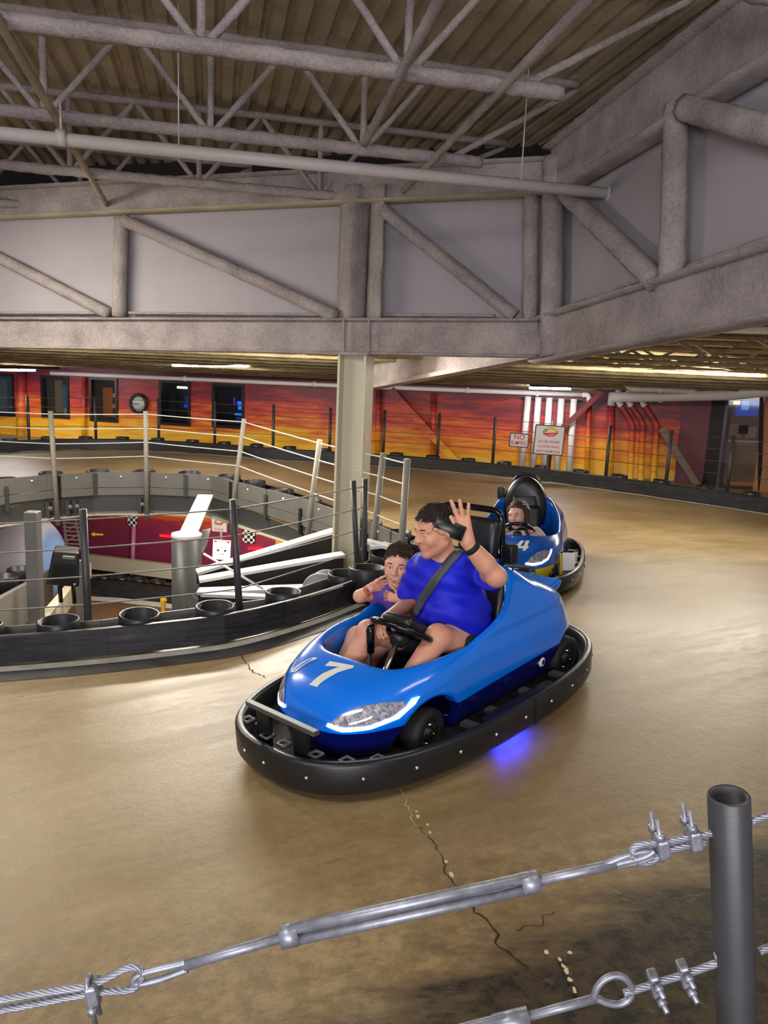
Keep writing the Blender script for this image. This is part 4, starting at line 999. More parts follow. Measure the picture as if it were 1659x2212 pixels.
# flattened hook ends
W(MB().sweep(Cv([(400, 2080), (350, 2092), (305, 2103), (290, 2112), (288, 2122), (300, 2127), (345, 2117), (405, 2094)], 3), .0055, 10), 'hook', M_GALV, fgf)
W(MB().sweep(Cv([(1325, 1867), (1355, 1860), (1395, 1850), (1412, 1838)], 3), [.0075] + [.006] * 40 if False else .0062, 10), 'hook', M_GALV, fgf)
W(MB().sweep(Cv([(1300, 1877), (1350, 1868), (1395, 1858), (1415, 1845), (1400, 1836), (1350, 1848), (1305, 1868)], 3), .005, 10), 'hook', M_GALV, fgf)
rope(Cv([(1362, 1845), (1365, 1832), (1385, 1823), (1420, 1822), (1460, 1815), (1520, 1803), (1552, 1797)]))
rope(Cv([(1362, 1845), (1370, 1860), (1392, 1868), (1410, 1860), (1428, 1842), (1470, 1830), (1525, 1820)]))
rope(Cv([(1622, 1775), (1660, 1762), (1760, 1735)]))
def clamp(px, py, ang, flip, par=fgf):
    c_ = FG(px, py); d = FG(px + 10, py + 10 * math.tan(math.radians(ang))) - c_; d.normalize(); up = Vector((0, 0, 1)); up = (up - d * up.dot(d)).normalized() * flip; sd = d.cross(up)
    o = W(MB().bar(c_ - up * .016 - d * .0, c_ + up * .016, .018, .032, up=tuple(sd)), 'cable_clamp', M_GALV, par, bevel=.004)
    ub = MB(); ub.sweep([c_ + sd * .011 + up * .05 - d * .004, c_ + sd * .011 - up * .008 - d * .004] + [c_ + sd * (.011 * math.cos(t)) - up * (.008 + .016 * math.sin(t)) - d * .004 for t in np.linspace(.3, PI - .3, 7)] + [c_ - sd * .011 - up * .008 - d * .004, c_ - sd * .011 + up * .05 - d * .004], .0036, 8)
    x = ub.build('u_bolt', M_GALV); setpar(par, x)
    for k in (-1, 1):
        x = MB().tube(c_ + sd * (k * .011) + up * .018 - d * .004, c_ + sd * (k * .011) + up * .028 - d * .004, .0075, 6).build('nut', M_GALV); setpar(par, x)
clamp(1428, 1826, -13, 1); clamp(1497, 1808, -13, 1); clamp(203, 2140, -10, -1)
# second cable
rope(Cv([(1640, 2056), (1680, 2038), (1780, 2000)]))
rope(Cv([(1347, 2146), (1375, 2138), (1420, 2123), (1490, 2102), (1556, 2078)]))
W(MB().tube(FG(1553, 2085), FG(1549, 2060), .0055, 10), 'cable_end', M_GALV, fgf)
def side_clamp(px, py):
    c_ = FG(px, py); d = (FG(px + 10, py - 3) - c_).normalized(); v = Vector((0, -1, 0)); n2 = d.cross(v)
    W(MB().bar(c_ - n2 * .02, c_ + n2 * .02, .016, .024, up=(0, 1, 0)), 'cable_clamp', M_GALV, fgf, bevel=.004)
    for k in (-1, 1): W(MB().tube(c_ + n2 * (.013 * k) + Vector((0, .005, 0)), c_ + n2 * (.013 * k) + Vector((.008, -.03, -.012)), .0045, 8), 'u_bolt', M_GALV, fgf).parent
    for k in (-1, 1): W(MB().tube(c_ + n2 * (.013 * k) + Vector((.003, -.012, -.005)), c_ + n2 * (.013 * k) + Vector((.005, -.02, -.008)), .008, 6), 'nut', M_GALV, fgf)
side_clamp(1414, 2125); side_clamp(1478, 2104)
W(MB().sweep(Cv([(1298, 2160), (1282, 2156), (1290, 2130), (1310, 2112), (1335, 2105), (1358, 2118), (1367, 2140), (1360, 2160), (1335, 2172), (1308, 2166), (1296, 2160), (1284, 2157)], 3), .0055, 10), 'eye_bolt', M_GALV, fgf)
W(MB().tube(FG(1286, 2157), FG(1140, 2196), .007, 12), 'turnbuckle_rod', M_GALV, fgf)
a, b = FG(1095, 2209), FG(560, 2345); d = (b - a).normalized(); s_ = d.cross(Vector((0, 1, 0))).normalized()
W(MB().tube(a - d * .035, a + d * .02, .0155, 8), 'turnbuckle_body', M_GALV, fgf)
for k in (-1, 1): W(MB().sweep([a + s_ * (k * .011), b + s_ * (k * .011)], .0062, 10), 'side_bar', M_GALV, fgf)
# ================================================================== implicit surfaces
def smin(a, b, k):
    h = np.maximum(k - np.abs(a - b), 0) / k; return np.minimum(a, b) - h * h * k * .25
def smax(a, b, k): return -smin(-a, -b, k)
def s_cone(P, a, b, r1, r2):
    a = np.asarray(a, float); b = np.asarray(b, float); ab = b - a; t = np.clip((P - a) @ ab / max(ab @ ab, 1e-9), 0, 1)
    return np.linalg.norm(P - a - t[:, None] * ab, axis=1) - (r1 + (r2 - r1) * t)
def s_ell(P, c, r, R=None):
    q = P - np.asarray(c, float)
    if R is not None: q = q @ R           # columns of R are the axes
    r = np.asarray(r, float); k0 = np.linalg.norm(q / r, axis=1); k1 = np.linalg.norm(q / (r * r), axis=1)
    return np.where(k1 < 1e-9, -r.min(), k0 * (k0 - 1) / np.maximum(k1, 1e-9))
def union(P, prims):
    d = None
    for t, k, *a in prims:
        e = s_cone(P, *a) if t == 'c' else s_ell(P, *a)
        d = e if d is None else smin(d, e, k)
    return d
def iso(fn, lo, hi, h):
    lo = np.array(lo, float); n = (np.ceil((np.array(hi) - lo) / h / 4).astype(int)) * 4
    # coarse pass over 4^3 blocks, fine evaluation only near the surface
    nb = n // 4; I = np.stack(np.meshgrid(*[np.arange(k) for k in nb], indexing='ij'), -1).reshape(-1, 3)
    cc = lo + (I * 4 + 1.5) * h; fc = fn(cc); near = np.abs(fc) < h * 7.5
    F = np.repeat(np.repeat(np.repeat(np.where(fc < 0, -1.0, 1.0).reshape(nb), 4, 0), 4, 1), 4, 2)
    off = np.stack(np.meshgrid(*[np.arange(4)] * 3, indexing='ij'), -1).reshape(-1, 3)
    idx = (I[near][:, None, :] * 4 + off[None]).reshape(-1, 3)
    F[idx[:, 0], idx[:, 1], idx[:, 2]] = fn(lo + idx * h)
    S = F < 0; c8 = [S[a:n[0] - 1 + a, b:n[1] - 1 + b, c:n[2] - 1 + c] for a in (0, 1) for b in (0, 1) for c in (0, 1)]
    cnt = sum(x.astype(np.int8) for x in c8); act = (cnt > 0) & (cnt < 8); ci = np.argwhere(act)
    vid = -np.ones(act.shape, int); vid[act] = np.arange(len(ci))
    acc = np.zeros((len(ci), 3)); m = np.zeros(len(ci))
    for ax in range(3):
        o1, o2 = [k for k in range(3) if k != ax]
        for p in (0, 1):
            for q in (0, 1):
                a = np.zeros(3, int); a[o1] = p; a[o2] = q; b = a.copy(); b[ax] = 1
                A_, B_ = ci + a, ci + b; fa = F[A_[:, 0], A_[:, 1], A_[:, 2]]; fb = F[B_[:, 0], B_[:, 1], B_[:, 2]]
                x = (fa < 0) != (fb < 0); t = np.where(x, fa / np.where(x, fa - fb, 1), 0)
                pos = A_.astype(float); pos[:, ax] += t; acc[x] += pos[x]; m[x] += 1
    V = lo + acc / m[:, None] * h
    for _ in range(2):
        f0 = fn(V); e = h * .25; g = np.stack([(fn(V + e * np.eye(3)[k]) - fn(V - e * np.eye(3)[k])) / (2 * e) for k in range(3)], 1)
        st = f0 / np.maximum((g * g).sum(1), .05); V = V - np.clip(st, -h * .6, h * .6)[:, None] * g
    Q = []
    for ax in range(3):
        o1, o2 = (ax + 1) % 3, (ax + 2) % 3
        sl = [slice(None)] * 3; sl[ax] = slice(0, -1); sh = [slice(None)] * 3; sh[ax] = slice(1, None)
        x = S[tuple(sl)] != S[tuple(sh)]; E_ = np.argwhere(x)
        E_ = E_[(E_[:, o1] > 0) & (E_[:, o2] > 0) & (E_[:, o1] < n[o1] - 1) & (E_[:, o2] < n[o2] - 1)]
        if not len(E_): continue
        ins = S[E_[:, 0], E_[:, 1], E_[:, 2]]; qs = []
        for p, q in ((-1, -1), (0, -1), (0, 0), (-1, 0)):
            T_ = E_.copy(); T_[:, o1] += p; T_[:, o2] += q; qs.append(vid[T_[:, 0], T_[:, 1], T_[:, 2]])
        q4 = np.stack(qs, 1); q4[~ins] = q4[~ins][:, ::-1]; Q.append(q4)
    Q = np.concatenate(Q); Q = Q[(Q >= 0).all(1)]
    return V, Q
def iso_obj(name, fn, lo, hi, h, m, parent=None):
    V, Q = iso(fn, lo, hi, h); me = bpy.data.meshes.new(name)
    me.vertices.add(len(V)); me.vertices.foreach_set('co', V.astype(np.float32).ravel())
    me.loops.add(len(Q) * 4); me.loops.foreach_set('vertex_index', Q.astype(np.int32).ravel())
    me.polygons.add(len(Q)); me.polygons.foreach_set('loop_start', np.arange(0, len(Q) * 4, 4, dtype=np.int32)); me.polygons.foreach_set('loop_total', np.full(len(Q), 4, dtype=np.int32))
    me.polygons.foreach_set('use_smooth', np.ones(len(Q), bool)); me.update(calc_edges=True); me.validate(); me.materials.append(m)
    o = bpy.data.objects.new(name, me); COL.objects.link(o)
    if parent: o.parent = parent
    return o
def bvh(o): return BVHTree.FromPolygons([v.co[:] for v in o.data.vertices], [p.vertices[:] for p in o.data.polygons])
def decal(name, poly, axis, body_bvh, m, parent, lift=.0025, res=.014, start=1.5):
    """a flat shape laid onto a curved body: poly in the two axes other than `axis`, dropped along -axis"""
    a = {0: (1, 2), 2: (0, 1)}[axis]
    pts = [Vector(p) for p in poly]; n_ = len(pts); ed = []; P = []
    for i in range(n_):
        p, q = pts[i], pts[(i + 1) % n_]; k = max(1, int((q - p).length / res))
        for j in range(k): P.append(p.lerp(q, j / k))
    m_ = len(P); ed = [(i, (i + 1) % m_) for i in range(m_)]
    x0, x1 = min(p.x for p in P), max(p.x for p in P); y0, y1 = min(p.y for p in P), max(p.y for p in P)
    poly3 = [Vector((p.x, p.y, 0)) for p in P]
    x = x0 + res * .5
    while x < x1:
        y = y0 + res * .5
        while y < y1:
            if inside(x, y, poly3): P.append(Vector((x, y)))
            y += res
        x += res
    v, e, f = delaunay_2d_cdt([Vector((p.x, p.y)) for p in P], ed, [], 1, 1e-6)[:3]
    out = []; D = Vector((0, 0, 0)); D[axis] = -1
    last = None
    for p in v:
        o = Vector((0, 0, 0)); o[a[0]] = p.x; o[a[1]] = p.y; o[axis] = start
        hit, nr, _, _ = body_bvh.ray_cast(o, D)
        if hit is None:
            hit, nr, _, _ = body_bvh.find_nearest(o if last is None else Vector((last[0] if axis == 0 else o[0], o[1], o[2])))
        last = hit; out.append(hit + nr * lift)
    o = mesh_obj(name, out, f, m, parent)
    bm = bmesh.new(); bm.from_mesh(o.data); bmesh.ops.recalc_face_normals(bm, faces=bm.faces); bm.to_mesh(o.data); bm.free(); return o
def rbox(c, d, r, R=None, n=3):
    """rounded box as a builder"""
    bm = bmesh.new(); bmesh.ops.create_cube(bm, size=1); bmesh.ops.scale(bm, vec=d, verts=bm.verts)
    bmesh.ops.bevel(bm, geom=bm.edges[:], offset=r, segments=n, profile=.5, affect='EDGES')
    M4 = (R.to_4x4() if R is not None else Matrix.Identity(4)); vs = [Vector(c) + (M4 @ v.co) for v in bm.verts]; bm.verts.index_update()
    fs = [tuple(v.index for v in f.verts) for f in bm.faces]; bm.free(); return MB().add(vs, fs, True)

# ================================================================== karts
def kart_frame(c, yaw, roll, pit, s=1.0):
    f = np.array([-math.cos(yaw), -math.sin(yaw), 0]); l = np.array([math.sin(yaw), -math.cos(yaw), 0]); u = np.array([0, 0, 1.0])
    l2 = l * math.cos(roll) + u * math.sin(roll); u2 = u * math.cos(roll) - l * math.sin(roll)
    f3 = f * math.cos(pit) + u2 * math.sin(pit); u3 = u2 * math.cos(pit) - f * math.sin(pit)
    B = np.array([f3, l2, u3]); mw = Matrix([[B[0][i] * s, B[1][i] * s, B[2][i] * s, c[i]] for i in range(3)] + [[0, 0, 0, 1]])
    return (np.array(c, float), B / s), mw          # second: world -> local rows (already divided by scale)
def kspline(xs, zs, x):
    t = np.linspace(-1.1, 1.1, 441); y = np.interp(t, xs, zs); k = np.exp(-np.linspace(-2, 2, 25) ** 2); k /= k.sum()
    y = np.convolve(np.pad(y, 12, mode='edge'), k, 'valid'); return np.interp(x, t, y)
def kart_body_fn(two):
    b = .435
    top_x = [-1.0, -.93, -.86, -.7, -.5, -.40, -.32, -.25, -.15, .0, .2, .4, .55, .68, .8, .9, .97]
    top_z = [.46, .49, .53, .58, .655, .735, .765, .72, .615, .575, .535, .505, .475, .435, .385, .325, .25]
    def fn(P):
        x, y, z = P[:, 0], P[:, 1], P[:, 2]; ay = np.abs(y)
        tum = .035 * np.clip((z - .28) / .2, -1, 1) ** 2 + .17 * np.clip((z - .5) / .3, 0, 1) ** 1.2 + .04 * np.clip((.24 - z) / .15, 0, 1)
        bb = b - tum + .015 * np.exp(-((x + .70) / .2) ** 2) + .02 * np.exp(-((x - .48) / .22) ** 2)
        a = np.where(x > 0, .935 - .05 * np.clip((z - .28) / .2, 0, 1) - .03 * np.clip((.22 - z) / .12, 0, 1), .93 - .1 * np.clip((z - .3) / .3, 0, 1))
        nn = np.where(x > 0, 2.9, 4.5)
        side = (np.power(np.power(np.abs(x) / a, nn) + np.power(ay / np.maximum(bb, .05), nn), 1 / nn) - 1) * bb
        T_ = kspline(top_x, top_z, x) - .045 * np.power(np.clip(ay / .43, 0, 1.3), 2.5) * np.clip((x + .1) / .3, 0, 1)
        # shallow recess across the tail between the fairing and the lip; two crowns when single-seat
        T_ = T_ - (.0 if two else .16) * np.exp(-(y / .15) ** 4) * np.clip((-.08 - x) / .1, 0, 1) * np.clip((x + .7) / .2, 0, 1)
        d = smax(side, (z - T_) * .8, .07)
        d = smax(d, .10 - z + .05 * np.clip((-x - .4) / .4, 0, 1) * 0 - .02, .03)
        # cockpit
        fx = np.where(x > .2, (x - .2) / (.40 if two else .27), (.2 - x) / .535); wy = ay / (.365 - .03 * np.clip((x - .2) / .3, 0, 1))
        pc = (np.power(np.power(np.abs(fx), 3.2) + np.power(wy, 4.0), 1 / 3.6) - 1) * .35
        cut = smax(pc, .14 - z, .05)
        d = smax(d, -cut, .035)
        # wheel arches
        for wx, r in ((.48, .185), (-.735, .175)):
            w_ = np.maximum(np.hypot(x - wx, z - .14) - r, .20 - ay); d = smax(d, -w_, .02)
        return d
    return fn
BLUE1 = m_twotone('blue_two_tone_gelcoat', C(0, 114, 226), C(8, 16, 92), .262)
BLUE2 = m_twotone('deep_blue_gelcoat', C(8, 84, 178), C(8, 84, 178), .262)
M_NUM = mat('pale_number_vinyl', C(214, 216, 204), .45)
M_LED = mat('headlamp_led', C(250, 250, 255), .3, emit=7)
M_LENS = NT('headlamp_lens'); _f = M_LENS.noise(M_LENS.objc(), 26, 4, .7, 1.5); M_LENS.out(M_LENS.ramp(_f, [(.3, C(60, 60, 70)), (.5, C(150, 148, 156)), (.66, C(205, 205, 214)), (.8, C(216, 130, 90))]), .08, .0, 1.0); M_LENS = M_LENS.m
M_RUB = mat('bumper_rubber', C(27, 27, 28), .36, 0, .35, 7, .05, 30); M_TYRE = mat('tyre_rubber', C(22, 22, 22), .7, 0, .2, 20, .2, 60)
M_VINYL = mat('black_seat_vinyl', C(24, 24, 26), .35, 0, .1, 10); M_BELT = mat('seat_belt_webbing', C(62, 64, 68), .6, 0, .1, 60)
M_HUB = mat('wheel_hub_metal', C(96, 94, 92), .35, .8)
def stadium(hl, hw, n=120, e=2.6):
    out = []
    for i in range(n):
        t = 2 * PI * i / n; c_, s_ = math.cos(t), math.sin(t)
        x = hl * math.copysign(abs(c_) ** (2 / e), c_); y = hw * math.copysign(abs(s_) ** (2 / e), s_); out.append((x, y))
    # even spacing
    P = [Vector((*p, 0)) for p in out]; P.append(P[0].copy()); S = resample(P, .06)
    return S
def ring_band(P, prof):
    """closed band: prof is a list of (outward offset, z)"""
    n_ = len(P); m_ = len(prof); vs = []
    for i in range(n_):
        t = (P[(i + 1) % n_] - P[i - 1]).normalized(); nr = Vector((t.y, -t.x, 0))
        for o, z in prof: vs.append(P[i] + nr * o + Vector((0, 0, z)))
    return MB().add(vs, [(i * m_ + k, i * m_ + (k + 1) % m_, ((i + 1) % n_) * m_ + (k + 1) % m_, ((i + 1) % n_) * m_ + k) for i in range(n_) for k in range(m_)], True)
def wheel(par, x, y, s, r=.128, w_=.11, steer=0.0):
    c_ = Vector((x, y, r + .002)); ax = Matrix.Rotation(steer, 3, 'Z') @ Vector((0, s, 0))
    t = MB().lathe(c_, [(r * .52, -w_), (r * .8, -w_), (r * .97, -w_ * .85), (r, -w_ * .5), (r, -w_ * .3), (r * .97, -w_ * .08), (r * .85, .0), (r * .6, .0), (r * .55, -.012)], 32, tuple(ax)).build('tyre', M_TYRE, par)
    MB().lathe(c_, [(.001, -.012), (r * .2, -.008), (r * .24, -.03), (r * .45, -.034), (r * .52, -.012), (r * .56, -.02)], 24, tuple(ax)).build('rim', M_HUB, t)
    for k in range(4):
        a = PI / 2 * k + .4; u = ax.orthogonal().normalized(); q = ax.cross(u); p = c_ + (u * math.cos(a) + q * math.sin(a)) * (r * .36)
        MB().lathe(p, [(.0, -.012), (.009, -.014), (.01, -.034)], 8, tuple(ax)).build('lug_nut', M_CHROME, t)
def kart(name, label, pose, two, body_mat):
    ky, kz = (1.0, 0.0) if two else (.86, .035)
    fr, mw = kart_frame(*pose); root = empty(name, mw=mw, label=label, cat='go-kart')
    body = iso_obj('body', kart_body_fn(two), (-1.0, -.5, .06), (1.0, .5, .84), .0115, body_mat, root); bv = bvh(body)
    # bumper ring
    S = stadium(1.15, .615)
    ring_band(S, [(.0, .055), (.012, .075), (.014, .185), (.004, .20), (-.022, .20), (-.030, .188), (-.030, .07), (-.02, .055)]).build('bumper', M_RUB, root)
    S2 = stadium(1.10, .565)
    ring_band(S2, [(0, .035), (0, .06), (-.02, .06), (-.02, .035)]).build('bumper_skid', M_BLACKM, root)
    tray = [Vector((p.x * .97, p.y * .95, .07)) for p in S]; MB().prism(tray, (0, 0, .015)).build('floor_tray', M_BLACKM, root)
    for i in range(0, len(S), 4):
        t = (S[(i + 1) % len(S)] - S[i - 1]).normalized(); nr = Vector((t.y, -t.x, 0))
        MB().lathe(S[i] + nr * .014 + Vector((0, 0, .13)), [(.0, .006), (.008, .004), (.0095, -.004)], 8, tuple(nr)).build('bolt', M_CHROME, root)
    for xx in (.02, -.0): pass
    MB().box((-.05, .628, .128), (.006, .008, .13)).build('bumper_seam', M_BLACKM, root)
    for s in (-1, 1):
        wheel(root, .48, s * .395, s, .125, .12, .12 if True else 0); wheel(root, -.735, s * .415, s, .135, .14)
        MB().sweep([(.48, s * .3, .13), (.50, s * .18, .16), (.46, s * .05, .14)], .018, 8).build('axle_arm', M_BLACKM, root)
        MB().bar((-.35, s * .53, .15), (.25, s * .53, .15), .05, .03).build('side_bar', M_BLACK, root)
        for x0 in (-.5, -.2, .1, .3): MB().bar((x0, s * .44, .14), (x0, s * .6, .14), .05, .02).build('bumper_bracket', M_GREYD, root)
    # front carry bar with uprights and brackets
    MB().bar((1.055, -.24, .305), (1.055, .24, .305), .035, .022).build('front_bar', M_GREYD, root, bevel=.004)
    for y in (-.13, .13): MB().bar((1.05, y, .09), (1.05, y, .30), .09, .02, up=(1, 0, 0)).build('bar_upright', M_BLACK, root)
    for (x, y, a) in ((1.02, -.30, .9), (1.0, -.21, .9), (1.03, .2, 0.2), (.98, .34, -.5), (.88, .43, -.8), (1.06, .02, 0), (1.06, -.1, 0)):
        R_ = Matrix.Rotation(a, 3, 'Z'); b_ = MB()
        for dx, dy, lx, ly in ((0, .03, .07, .014), (0, -.03, .07, .014), (.03, 0, .014, .07), (-.03, 0, .014, .07)): b_.box(Vector((x, y, .19)) + R_ @ Vector((dx, dy, 0)), (lx, ly, .02), R_)
        o = MB().ring((x, y, .185), (0, 0, 1), .032, .009, 4, 6).build('spring_bracket', M_GREYD, root)
    # headlamps
    for s in (-1, 1):
        L = [(.15, .262), (.19, .305), (.26, .345), (.325, .358), (.375, .352), (.385, .325), (.36, .285), (.30, .262), (.22, .252)]
        decal('headlamp', [(s * y * ky, z + kz) for y, z in (L if s > 0 else L[::-1])], 0, bv, M_LENS, root, .004, .012)
        D = [(.145, .256), (.22, .244), (.31, .254), (.372, .282), (.398, .33), (.402, .358), (.39, .356), (.383, .328), (.36, .295), (.305, .270), (.22, .262), (.15, .27)]
        decal('led_strip', [(s * y * ky, z + kz) for y, z in (D if s > 0 else D[::-1])], 0, bv, M_LED, root, .006, .010)
    return root, body, bv, fr
P17 = ((.314, 3.989, 0.0), .823, .04, -.052)
k17, b17, v17, F17 = kart('go_kart', 'bright blue two-seat kart number 17 in the foreground', P17, True, BLUE1)
P24 = ((1.338, 7.127, hgt(1.338, 7.127)), 1.299, .07, .003, .921)
k24, b24, v24, F24 = kart('go_kart', 'blue kart number 24 with yellow tape, behind', P24, False, BLUE2)
def digit7(x0, y0, sx, sy): return [(x0 + sx * x, y0 + sy * y) for x, y in ((1, 0), (1, 1), (.82, 1), (.78, .96), (.45, .62), (0, .38), (0, .10), (.46, .36), (.72, .64), (.78, .68), (.80, .05), (.86, 0))]
def on_hood(F, pts, bv, z0=.42): # pixel outline -> (x, y) on the body
    out = []
    C_, B = F
    o_ = B @ (np.array([0, 0, CH]) - C_)
    for px, py in pts:
        d = B @ ray(px, py); h = bv.ray_cast(Vector(o_), Vector(d).normalized())[0]
        if h is None: h = Vector(K_pt(px, py, F, 2, z0))
        out.append((h.x, h.y))
    return out
q = lambda x, y: (500 + x / 4.1475, 1400 + y / 4.1475)
sev = [q(*p) for p in ((882, 121), (1102, 162), (1088, 182), (955, 222), (870, 270), (800, 318), (770, 352), (700, 332), (745, 285), (820, 230), (900, 195), (965, 172), (838, 163))]
decal('number', on_hood(F17, sev, v17), 2, v17, M_NUM, k17, .003, .012)
one = [q(*p) for p in ((768, 88), (762, 100), (700, 128), (640, 165), (580, 215), (530, 224), (545, 196), (620, 140), (700, 97), (745, 86))]
decal('number', on_hood(F17, one, v17), 2, v17, M_NUM, k17, .003, .012)
onei = [q(*p) for p in ((735, 98), (695, 124), (620, 168), (568, 206), (556, 208), (590, 176), (650, 134), (705, 104))]
decal('number_inlay', on_hood(F17, onei, v17), 2, v17, mat('number_blue', C(6, 96, 200), .3), k17, .0045, .012)
q = lambda x, y: (1000 + x / 5.53, 1000 + y / 5.53)
for poly in ([(752, 930), (796, 930), (752, 1050), (712, 1050)], [(690, 932), (735, 932), (680, 1002), (634, 1002)], [(634, 996), (786, 996), (776, 1024), (626, 1024)], [(345, 1000), (400, 985), (405, 1015), (385, 1048), (350, 1050), (385, 1015), (350, 1012)]):
    decal('number', on_hood(F24, [q(*p) for p in poly], v24), 2, v24, M_NUM, k24, .003, .012)
M_TAPE = mat('yellow_tape', C(232, 206, 24), .35)
for y0, y1 in ((-.36, -.2), (-.12, .03), (.12, .21), (.215, .41)):
    decal('tape', [(y0, .11), (y1, .11), (y1, .262 if y1 > .4 else .225), (y0, .25 if y1 > .4 else .225)], 0, v24, M_TAPE, k24, .004, .02)
# cream sheet of paper tucked at the side of kart 24
MB().box((.62, .50, .27), (.012, .11, .17)).build('paper_sheet', M_WHITE, k24)
MB().box((.60, .43, .24), (.03, .025, .2)).build('marker_plate', mat('yellow_plate', C(190, 170, 40), .5), k24)
# filler cap, spoiler
q = k17
for kr, bm_ in ((k17, BLUE1), (k24, BLUE2)):
    sp_ = [(-.70, .535), (-.88, .565), (-.90, .55), (-.87, .515), (-.74, .47)]
    MB().prism([(x, -.27, z) for x, z in sp_], (0, .54, 0)).build('spoiler', bm_, kr, bevel=.012)
MB().lathe((-.42, .428, .225), [(.0, .012), (.008, .012), (.010, .006), (.024, .008), (.028, .0)], 20, (0, 1, 0)).build('filler_cap', M_WHITE, k17)
MB().lathe((-.42, .438, .225), [(.0, .006), (.011, .004), (.012, .0)], 14, (0, 1, 0)).build('lock_barrel', M_BLACKM, k17)
def seat(par, y, w_, top, x=-.27, yh=None):
    R_ = Matrix.Rotation(-.22, 3, 'Y')
    rbox((x - .02, y, .46), (.10, w_, .42), .045, R_).build('seat_back', M_VINYL, par)
    rbox((x - .10, y if yh is None else yh, top - .13), (.085, w_ * .80, .26), .04, R_).build('headrest', M_VINYL, par)
    rbox((x + .22, y, .22), (.42, w_, .12), .04, Matrix.Rotation(-.12, 3, 'Y')).build('seat_cushion', M_VINYL, par)
seat(k17, .13, .32, 1.0, -.245, .06); seat(k17, -.20, .34, .80)
def rollbar(par, pts, r=.019): MB().sweep(smooth_line([Vector(p) for p in pts], 3), r, 12).build('roll_bar', M_GLOSSB, par)
rollbar(k17, [(-.40, .165, .30), (-.42, .165, .60), (-.42, .165, .97), (-.42, .14, 1.03), (-.42, .07, 1.035), (-.42, -.22, 1.035), (-.42, -.30, 1.0), (-.40, -.31, .90), (-.40, -.31, .3)])
MB().bar((-.42, .02, .78), (-.42, .19, .78), .03, .03).build('roll_bar_brace', M_GLOSSB, k17)
rbox((-.42, .215, .80), (.07, .075, .105), .012).build('rear_camera_box', M_BLACK, k17)
MB().sweep(smooth_line([Vector(p) for p in ((-.40, .18, .73), (-.38, .22, .70), (-.38, .26, .71), (-.39, .26, .745))], 3), .006, 8).build('cable_loop', M_BLACK, k17)
MB().sweep([(-.22, .30, .68), (-.19, .31, .5), (-.15, .31, .36)], .022, 8, flat=(1, .15)).build('seat_belt', M_BELT, k17)
# kart 24: tall cowl behind a single seat, hoop
fnc = lambda P: smax(smax(s_ell(P, (-.36, 0, .62), (.14, .24, .34)), P[:, 0] + .26, .05), .44 - P[:, 2], .04)
iso_obj('seat_cowl', fnc, (-.54, -.27, .38), (-.18, .27, 1.0), .012, M_VINYL, k24)
seat(k24, 0, .34, .78, -.18)
rollbar(k24, [(-.44, .155, .3), (-.44, .155, .6), (-.44, .15, .85), (-.44, .11, .95), (-.44, 0, .985), (-.44, -.11, .95), (-.44, -.15, .85), (-.44, -.155, .6), (-.44, -.155, .3)], .017)
rbox((-.36, -.26, .78), (.07, .075, .12), .012).build('rear_camera_box', M_BLACK, k24)
def steering(par, c_, tilt, R_=.15):
    c_ = Vector(c_); ax = Vector((-math.sin(tilt), 0, math.cos(tilt)))
    Rm = Matrix.Rotation(-tilt, 3, 'Y')
    w_ = MB().ring(c_, ax, R_, .017, 36, 10).build('steering_wheel', M_GLOSSB, par)
    rbox(c_ + ax * .035, (.16, .19, .075), .03, Rm).build('hub_pad', M_VINYL, w_)
    for a in (0, 2.1, 4.2):
        d = Rm @ Vector((math.cos(a), math.sin(a), 0)); MB().bar(c_, c_ + d * R_, .03, .012, up=tuple(ax)).build('spoke', M_GLOSSB, w_)
    MB().sweep([c_ - ax * .01, c_ - ax * .25 + Vector((.03, 0, 0)), c_ - ax * .5 + Vector((.1, 0, 0))], .014, 10).build('steering_shaft', M_CHROME, par)
    MB().lathe(c_ - ax * .02, [(.0, 0), (.05, 0), (.055, -.02), (.03, -.06), (.0, -.06)], 16, tuple(ax)).build('hub_joint', M_BLACK, w_)
SW = K_pt(868, 1362, F17, 1, .15); steering(k17, SW, .55)
SW2 = (.36, 0, .49); steering(k24, SW2, .75, .155)
c_ = Vector(K_pt(802, 1362, F17, 1, .05)); MB().sweep([c_ + Vector((0, 0, .03)), c_ + Vector((.005, 0, 0)), c_ + Vector((.01, 0, -.11))], [.018, .022, .018], 12).build('brake_lever', M_GLOSSB, k17)
MB().sweep([c_ + Vector((.01, 0, -.11)), c_ + Vector((.06, 0, -.35))], .009, 8).build('lever_rod', M_BLACK, k17)
# blue under-glow lamp fixed beneath the near side of kart 17
MB().box((.02, .50, .060), (.22, .05, .012)).build('under_light', mat('blue_led', C(10, 20, 255), .4, emit=4, ecol=(.01, .02, 1, 1)), k17)
ld_ = bpy.data.lights.new('under_glow', 'AREA'); ld_.shape = 'RECTANGLE'; ld_.size = .24; ld_.size_y = .05; ld_.energy = 5.0; ld_.color = (.01, .02, 1.0)
lo_ = bpy.data.objects.new('under_glow', ld_); COL.objects.link(lo_); lo_.parent = k17; lo_.location = (.06, .55, .052); lo_.rotation_euler = (math.radians(35), 0, 0)
